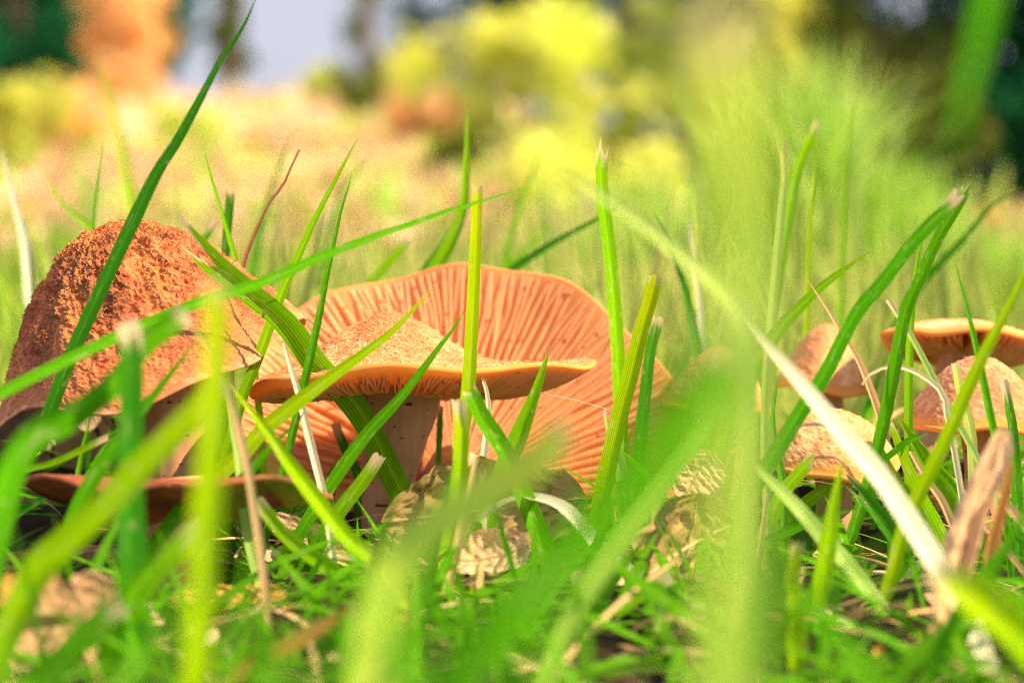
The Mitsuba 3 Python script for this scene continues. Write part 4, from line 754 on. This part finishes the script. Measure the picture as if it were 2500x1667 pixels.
# ------------------------------------------------------------------ dead leaves
def leaf_mesh(at, length, width, turn, lean, yaw, curl, roll_up, seed, lobes=0.12, n=(60, 36)):
    g = np.random.default_rng(seed)
    u, v = np.meshgrid(np.linspace(-1, 1, n[0]), np.linspace(-1, 1, n[1]), indexing='ij')
    prof = np.clip(1 - np.abs(u) ** 2.3, 0, 1) ** 0.6
    edge = 1 + lobes * (meshkit.fbm(np.stack([u * 5, np.sign(v) * 3 + 0 * u, 0 * u + seed], -1), 4) - 0.5) * 4
    y = v * prof * edge * width / 2
    th = curl * v * prof
    yy = np.where(abs(curl) > 1e-3, np.sin(th) / max(abs(curl), 1e-3) * np.sign(curl + 1e-9) * width / 2 * edge, y)
    zz = (1 - np.cos(th)) / max(abs(curl), 1e-3) * width / 2
    ph = roll_up * u
    xx = np.sin(ph) / max(abs(roll_up), 1e-3) * np.sign(roll_up + 1e-9) * length / 2
    zz = zz + (1 - np.cos(ph)) / max(abs(roll_up), 1e-3) * length / 2
    q = np.stack([u * 6, v * 4, 0 * u + seed], -1)
    zz = zz + (meshkit.fbm(q, 4, seed) - 0.5) * 0.09 * width + 0.022 * width * np.abs(np.sin((u * 4 + np.abs(v) * 2) * 3.1))
    p = np.stack([xx, yy, zz], -1).reshape(-1, 3)
    c, s = math.cos(math.radians(turn)), math.sin(math.radians(turn))
    A = np.array([c, 0, s])
    Nn = np.array([math.sin(math.radians(yaw)), -math.cos(math.radians(lean)), math.sin(math.radians(lean))])
    Nn = unit(Nn)
    A = unit(A - Nn * (A @ Nn))
    M = np.stack([A, np.cross(Nn, A), Nn], 1)
    uv = np.stack([(v + 1) / 2, (u + 1) / 2], -1).reshape(-1, 2)
    mid = p.reshape(n[0], n[1], 3)[:, n[1] // 2] @ M.T + np.asarray(at)
    return (p @ M.T + np.asarray(at), grid_faces(*n)), uv, mid


def leaf(label, at, length, width, turn, lean, yaw, curl, roll_up, seed, material, lobes=0.12):
    mesh, uv, mid = leaf_mesh(at, length, width, turn, lean, yaw, curl, roll_up, seed, lobes)
    key = numbered('dead_leaf')
    put('lamina', mesh, material, key, uv=uv)
    v, f = tube(mid, [width * 0.022, width * 0.010], 8, 30)
    put('midrib', (v, f), 'brown_leaf_material', key)
    tag(key, label, 'dead leaf', 'dead leaves lying among the mushrooms')


leaf('dull olive dead leaf with a ragged tan edge upright right of the middle stem', (-0.0046, 0.4288, 0.0087), 0.040, 0.020, 6, 12, -10, 0.5, 0.4, 41, 'olive_leaf_material')
leaf('small sunlit tan leaf curled up at the lower centre', (-0.0039, 0.3965, 0.0051), 0.0155, 0.011, 15, 35, 0, 1.3, 0.7, 42, 'tan_leaf_material')
leaf('crinkled olive-brown dead leaf standing upright right of the lower centre', (0.0308, 0.4081, -0.0009), 0.033, 0.025, 80, 12, 20, 0.4, 0.5, 43, 'olive_leaf_material')
leaf('long curled brown leaf in the lower right corner, blurred', (0.0672, 0.3471, 0.0154), 0.044, 0.0100, 58, 35, 25, 2.3, 0.5, 44, 'tan_leaf_material', 0.22)
leaf('blurred golden-brown leaf in the bottom left corner', (-0.0649, 0.3314, 0.0052), 0.021, 0.014, 40, 30, 15, 0.8, 0.4, 45, 'brown_leaf_material')
leaf('blurred yellow-gold leaf at the left edge of the bottom left corner', (-0.0730, 0.3416, 0.0082), 0.013, 0.008, 20, 35, 0, 0.7, 0.5, 46, 'gold_leaf_material')
leaf('tan pointed leaf standing between the left blades at the bottom', (-0.0626, 0.3964, 0.0033), 0.017, 0.008, 100, 20, 15, 0.9, 0.6, 47, 'tan_leaf_material')
leaf('narrow tan leaf strip lying slanted below the middle mushroom', (-0.0350, 0.4244, 0.0028), 0.026, 0.007, -35, 40, 0, 1.1, 0.3, 48, 'tan_leaf_material', 0.2)
leaf('pale tan leaf chip behind the left mushroom under its rim', (-0.0914, 0.4978, 0.0212), 0.010, 0.006, 80, 15, 0, 0.4, 0.3, 49, 'tan_leaf_material')
leaf('bright golden leaf scrap at the very bottom left', (-0.0604, 0.3311, 0.0011), 0.010, 0.007, 10, 45, 0, 0.8, 0.4, 50, 'gold_leaf_material')
leaf('ragged tan leaf end low in the bottom right corner', (0.0653, 0.3360, 0.0000), 0.013, 0.006, 75, 30, 0, 1.0, 0.5, 51, 'tan_leaf_material', 0.2)
leaf('flat tan leaf lying at the bottom left of centre', (-0.0472, 0.3811, -0.0003), 0.020, 0.010, 10, 70, 0, 0.5, 0.4, 52, 'gold_leaf_material')
leaf('tan leaf with a torn edge between the two tall blurred blades at the lower right', (0.0364, 0.4521, 0.0123), 0.012, 0.012, 60, 15, 10, 0.5, 0.3, 53, 'tan_leaf_material', 0.2)


def litter(n, seed, spot, size, name, label, material='litter_material', lift=0.3):
    g = np.random.default_rng(seed)
    x, y = spot(g, n)
    n = len(x)
    u, v = np.meshgrid(np.linspace(-1, 1, 5), np.linspace(-1, 1, 3), indexing='ij')
    prof = np.array([0.12, 0.8, 1, 0.8, 0.1])[:, None]
    l = size(g, x, y)
    c = g.uniform(-1.0, 1.0, n)
    P = np.stack([np.broadcast_to(u, (n, 5, 3)), np.broadcast_to(v * prof * 0.36, (n, 5, 3)), c[:, None, None] * (0.35 * u[None] ** 2 + 0.3 * v[None] ** 2)], -1) * (l / 2)[:, None, None, None]
    a, t, b = g.uniform(0, 2 * np.pi, n), g.normal(size=n) * lift, g.normal(size=n) * lift
    ez = unit(np.stack([t, b, 1 + 0 * t], -1))
    ex = unit(np.cross(np.stack([-np.sin(a), np.cos(a), 0 * a], -1), ez))
    ey = np.cross(ez, ex)
    P = P[..., 0:1] * ex[:, None, None] + P[..., 1:2] * ey[:, None, None] + P[..., 2:3] * ez[:, None, None]
    P = P + np.stack([x, y, ground_z(x, y) + l * 0.10], -1)[:, None, None]
    f = grid_faces(5, 3)[None] + (np.arange(n) * 15)[:, None, None]
    uv = np.stack([np.broadcast_to(np.arange(n)[:, None, None] + 0.5 + 0.3 * v, (n, 5, 3)), np.broadcast_to(u, (n, 5, 3))], -1)
    put(name, (P.reshape(-1, 3), f.reshape(-1, 4)), material, uv=uv.reshape(-1, 2))
    tag(name, label, 'leaves', kind='stuff')


litter(260, 61, keep_clear(STEMS_AND_DARK_GAPS), lambda g, x, y: g.uniform(0.004, 0.011, len(x)), 'leaf_crumbs', 'small crumbs of dry leaves on the soil between the mushrooms', lift=0.5)
litter(11000, 62, field(1.9, 11.0, 0.32), lambda g, x, y: g.uniform(0.03, 0.08, len(x)), 'fallen_leaves', 'sunlit carpet of dry fallen leaves on the bank behind', lift=0.45)


# ------------------------------------------------------------------ plants and trees behind, out of focus
def crown(name, clumps, per, size, material, seed, part='crown', flat=0.6):
    """Leaf-sized faces in uneven clumps, (x, y, z, rx, ry, rz) each."""
    g = np.random.default_rng(seed)
    pts = []
    for (x, y, z, rx, ry, rz) in clumps:
        d = unit(g.normal(size=(per, 3))) * (g.uniform(0.15, 1, (per, 1)) ** 0.5) * (0.75 + 0.5 * g.uniform(size=(per, 1)))
        pts.append(d * [rx, ry, rz] + [x, y, z])
    c = np.vstack(pts)
    n = len(c)
    nr = unit(g.normal(size=(n, 3)) + [0.2, -0.3, flat])
    e = unit(np.cross(nr, g.normal(size=(n, 3))))
    h = np.cross(nr, e)
    l = size * g.uniform(0.6, 1.3, (n, 1))
    V = np.stack([c - e * l, c - h * l * 0.42 + nr * l * 0.1, c + e * l, c + h * l * 0.42 + nr * l * 0.1], 1)
    f = (np.arange(n) * 4)[:, None] + np.arange(4)
    uv = np.stack([np.repeat(np.arange(n)[:, None] + 0.5, 4, 1), np.zeros((n, 4))], -1)
    key = put(part, (V.reshape(-1, 3), f), material, name, smooth=False, uv=uv.reshape(-1, 2))
    return key


def woody(name, at, height, r, material='bark_material', seed=0, limbs=5, spread=0.5, lean=0.0):
    g = np.random.default_rng(seed)
    x, y, z = at
    p = [(x, y, z - 0.05), (x + lean * height * 0.3, y, z + height * 0.4), (x + lean * height, y + 0.02, z + height)]
    put('trunk', tube(p, [r, r * 0.8, r * 0.35], 12, 16), material, name)
    for k in range(limbs):
        t = g.uniform(0.3, 0.9)
        b = np.array([x + lean * height * t, y, z + height * t])
        a = g.uniform(0, 2 * np.pi)
        e = b + np.array([math.cos(a) * spread, math.sin(a) * spread, height * g.uniform(0.1, 0.3)])
        put('limb', tube([b, (b + e) / 2 + [0, 0, 0.05 * height], e], [r * 0.4, r * 0.25, r * 0.1], 8, 8), material, name)


def gz(x, y):
    return float(ground_z(np.array(x), np.array(y)))


def clumps_in(g, box, n, r):
    x0, x1, y0, y1, z0, z1 = box
    return [(g.uniform(x0, x1), g.uniform(y0, y1), g.uniform(z0, z1), r * g.uniform(0.6, 1.2), r * g.uniform(0.6, 1.2), r * g.uniform(0.6, 1.1)) for _ in range(n)]


def plant(kind, label, cat, box, n, r, per, size, material, seed, trunk_r, limbs=4, group=None, height=None):
    key = numbered(kind)
    g = np.random.default_rng(seed)
    x, y = (box[0] + box[1]) / 2, (box[2] + box[3]) / 2
    z = gz(x, y)
    woody(key, (x, y, z), (height or box[5]) - z, trunk_r, seed=seed, limbs=limbs, spread=(box[1] - box[0]) * 0.3)
    crown(key, clumps_in(g, box, n, r), per, size, material, seed)
    tag(key, label, cat, group)
    return key


# a stand of tall pale grass on the right, each clump a thing
def tuft(label, x, y, n, h, spread, seed):
    g = np.random.default_rng(seed)
    key = numbered('grass_tuft')
    m, uvs = [], []
    V, F, U, at = [], [], [], 0
    for i in range(n):
        a, l = g.uniform(0, 2 * np.pi), abs(g.normal()) * 0.35
        rx, ry = x + g.normal() * spread, y + g.normal() * spread
        hh = h * g.uniform(0.45, 1.0)
        P = [(rx, ry, gz(rx, ry) - 0.004), (rx + math.cos(a) * l * hh * 0.35, ry + math.sin(a) * l * hh * 0.35, hh * 0.55), (rx + math.cos(a) * l * hh, ry + math.sin(a) * l * hh, hh * (1 - 0.25 * l))]
        C = spline(P, 7)
        b = g.uniform(0, np.pi)
        s = np.array([math.cos(b), math.sin(b), 0.1]) * g.uniform(0.0012, 0.0026)
        w = np.minimum(1, (1 - np.linspace(0, 1, 7)) / 0.5 + 0.03)[:, None]
        V += [np.stack([C - s * w, C + s * w], 1).reshape(-1, 3)]
        k = np.arange(6) * 2
        F += [np.stack([k, k + 1, k + 3, k + 2], 1) + at]
        U += [np.stack([np.tile([i + 0.1, i + 0.9], 7), np.zeros(14)], 1)]
        at += 14
    put('blades', (np.vstack(V), np.vstack(F)), 'tuft_material', key, uv=np.vstack(U))
    labels[key + '__blades'] = {'kind': 'stuff'}
    tag(key, label, 'grass tuft', 'tall grass tufts in the blurred right background')


tuft('tall pale green grass tuft blurred behind the wide pale foreground blade', 0.160, 1.28, 620, 0.165, 0.019, 71)
tuft('lower bright grass tuft blurred at the right, in front of the dark hedge', 0.225, 1.35, 480, 0.095, 0.018, 72)
tuft('low wide grass tuft blurred left of the tall pale tuft', 0.115, 1.45, 420, 0.095, 0.040, 73)
tuft('yellow-green grass tuft at the right edge under the dark hedge', 0.305, 1.40, 420, 0.046, 0.028, 74)

YG = 'yellow-green bushes in the blurred background'
plant('bush', 'yellow-leaved bush in the upper middle, first to the right of the sky gap', 'bush', (-0.26, 0.14, 5.2, 5.8, 0.10, 0.41), 20, 0.10, 75, 0.030, 'yellow_foliage_material', 81, 0.012, group=YG)
plant('bush', 'yellow-green bush in the upper middle left of the wide pale blade', 'bush', (0.06, 0.46, 4.6, 5.2, 0.04, 0.38), 26, 0.10, 75, 0.030, 'lime_foliage_material', 82, 0.012, group=YG)
plant('bush', 'bright yellow-green bush behind the wide pale foreground blade', 'bush', (0.40, 0.66, 4.4, 5.0, 0.08, 0.46), 20, 0.09, 75, 0.028, 'yellow_foliage_material', 83, 0.012, group=YG)
plant('bush', 'pale green bush low in front of the yellow-leaved ones', 'bush', (-0.20, 0.42, 3.6, 4.2, 0.00, 0.12), 20, 0.07, 70, 0.022, 'lime_foliage_material', 93, 0.008, limbs=2, group=YG)
plant('bush', 'small olive bush in shade between the yellow-green bushes', 'bush', (0.22, 0.36, 3.5, 3.7, 0.05, 0.13), 4, 0.05, 110, 0.020, 'olive_foliage_material', 84, 0.008, limbs=2)
plant('bush', 'olive-green bush blurred between the dark hedge and the bright yellow-green bush', 'bush', (0.56, 0.86, 4.3, 4.7, 0.06, 0.40), 16, 0.09, 70, 0.026, 'olive_foliage_material', 94, 0.010, limbs=3)
plant('bush', 'broad pale bush at the foot of the yellow-leaved bush, right of the bank', 'bush', (-0.02, 0.22, 3.0, 3.3, 0.00, 0.115), 14, 0.055, 70, 0.020, 'lime_foliage_material', 95, 0.008, limbs=2, group=YG)
plant('yellow_shrub', 'small bright yellow shrub blurred at the left edge', 'shrub', (-0.88, -0.80, 3.9, 4.1, 0.115, 0.22), 5, 0.055, 150, 0.018, 'yellow_foliage_material', 85, 0.008, limbs=2)
plant('rust_shrub', 'upright orange autumn shrub blurred in the upper left', 'shrub', (-1.60, -1.44, 8.8, 9.2, 0.42, 0.98), 16, 0.11, 170, 0.035, 'rust_foliage_material', 86, 0.02, limbs=3)
plant('dark_hedge', 'dark green conifer hedge with deep shade put into its leaf colour at the upper right', 'hedge', (0.76, 1.60, 4.6, 5.4, 0.05, 1.10), 60, 0.19, 300, 0.030, 'dark_foliage_material', 87, 0.03, limbs=5)
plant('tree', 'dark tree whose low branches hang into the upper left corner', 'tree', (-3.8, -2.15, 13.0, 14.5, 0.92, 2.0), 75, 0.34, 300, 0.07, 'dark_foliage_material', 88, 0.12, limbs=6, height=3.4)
plant('tree', 'small dark tree behind the orange shrub in the upper left', 'tree', (-3.1, -2.2, 12.0, 13.0, 0.55, 0.95), 18, 0.20, 120, 0.05, 'dark_foliage_material', 89, 0.06, limbs=4, height=1.1)
plant('tree', 'dim small tree standing in the pale sky gap left of centre', 'tree', (-1.90, -1.80, 14.8, 15.4, 0.80, 1.8), 9, 0.13, 70, 0.05, 'olive_foliage_material', 90, 0.05, limbs=3, height=2.2)
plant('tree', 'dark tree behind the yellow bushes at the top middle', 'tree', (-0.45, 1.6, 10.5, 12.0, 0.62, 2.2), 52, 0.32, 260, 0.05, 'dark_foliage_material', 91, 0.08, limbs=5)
plant('tree', 'grey-green tree thinly leaved right of the sky gap', 'tree', (-0.98, -0.72, 13.0, 14.0, 0.85, 2.0), 10, 0.18, 45, 0.05, 'olive_foliage_material', 92, 0.05, limbs=4, height=2.2)

for j, (what, mat, px) in enumerate((
        ('low olive weed bush on the bank below the sky gap', 'olive_foliage_material', (-0.42, 6.6, 0.07, 0.13)),
        ('rusty dry weed on the bank left of the yellow bush', 'rust_foliage_material', (-0.20, 5.0, 0.06, 0.11)),
        ('rusty brown dry weed at the left edge of the bank', 'rust_foliage_material', (-0.96, 4.9, 0.08, 0.10)),
        ('yellow-green weed low on the bank left of centre', 'lime_foliage_material', (-0.70, 5.0, 0.05, 0.07)),
        ('pale weed in the middle of the bank under the long leaning blade', 'lime_foliage_material', (-0.55, 7.2, 0.07, 0.10)),
        ('grey-olive weed low at the foot of the bank behind the tall yellow-green blade', 'olive_foliage_material', (-0.10, 4.0, 0.04, 0.06)),
        ('dark green weed in the meadow right of centre', 'olive_foliage_material', (0.14, 3.3, 0.04, 0.05)))):
    x, y, w, h = px
    plant('weed', what, 'weed', (x - w, x + w, y - w, y + w, gz(x, y) + 0.01, gz(x, y) + h), 7, w * 0.7, 60, 0.022, mat, 130 + j, 0.004, limbs=2)

# a spider's thread between the middle cap and a torn blade
put('spider_thread', tube([(0.0066, 0.4383, 0.0300), (0.0118, 0.4392, 0.0289), (0.0184, 0.4431, 0.0267)], [0.00006, 0.00006], 6, 14), 'thread_material')
tag('spider_thread', 'fine spider thread from the right lip of the middle cap to a torn blade', 'spider thread')
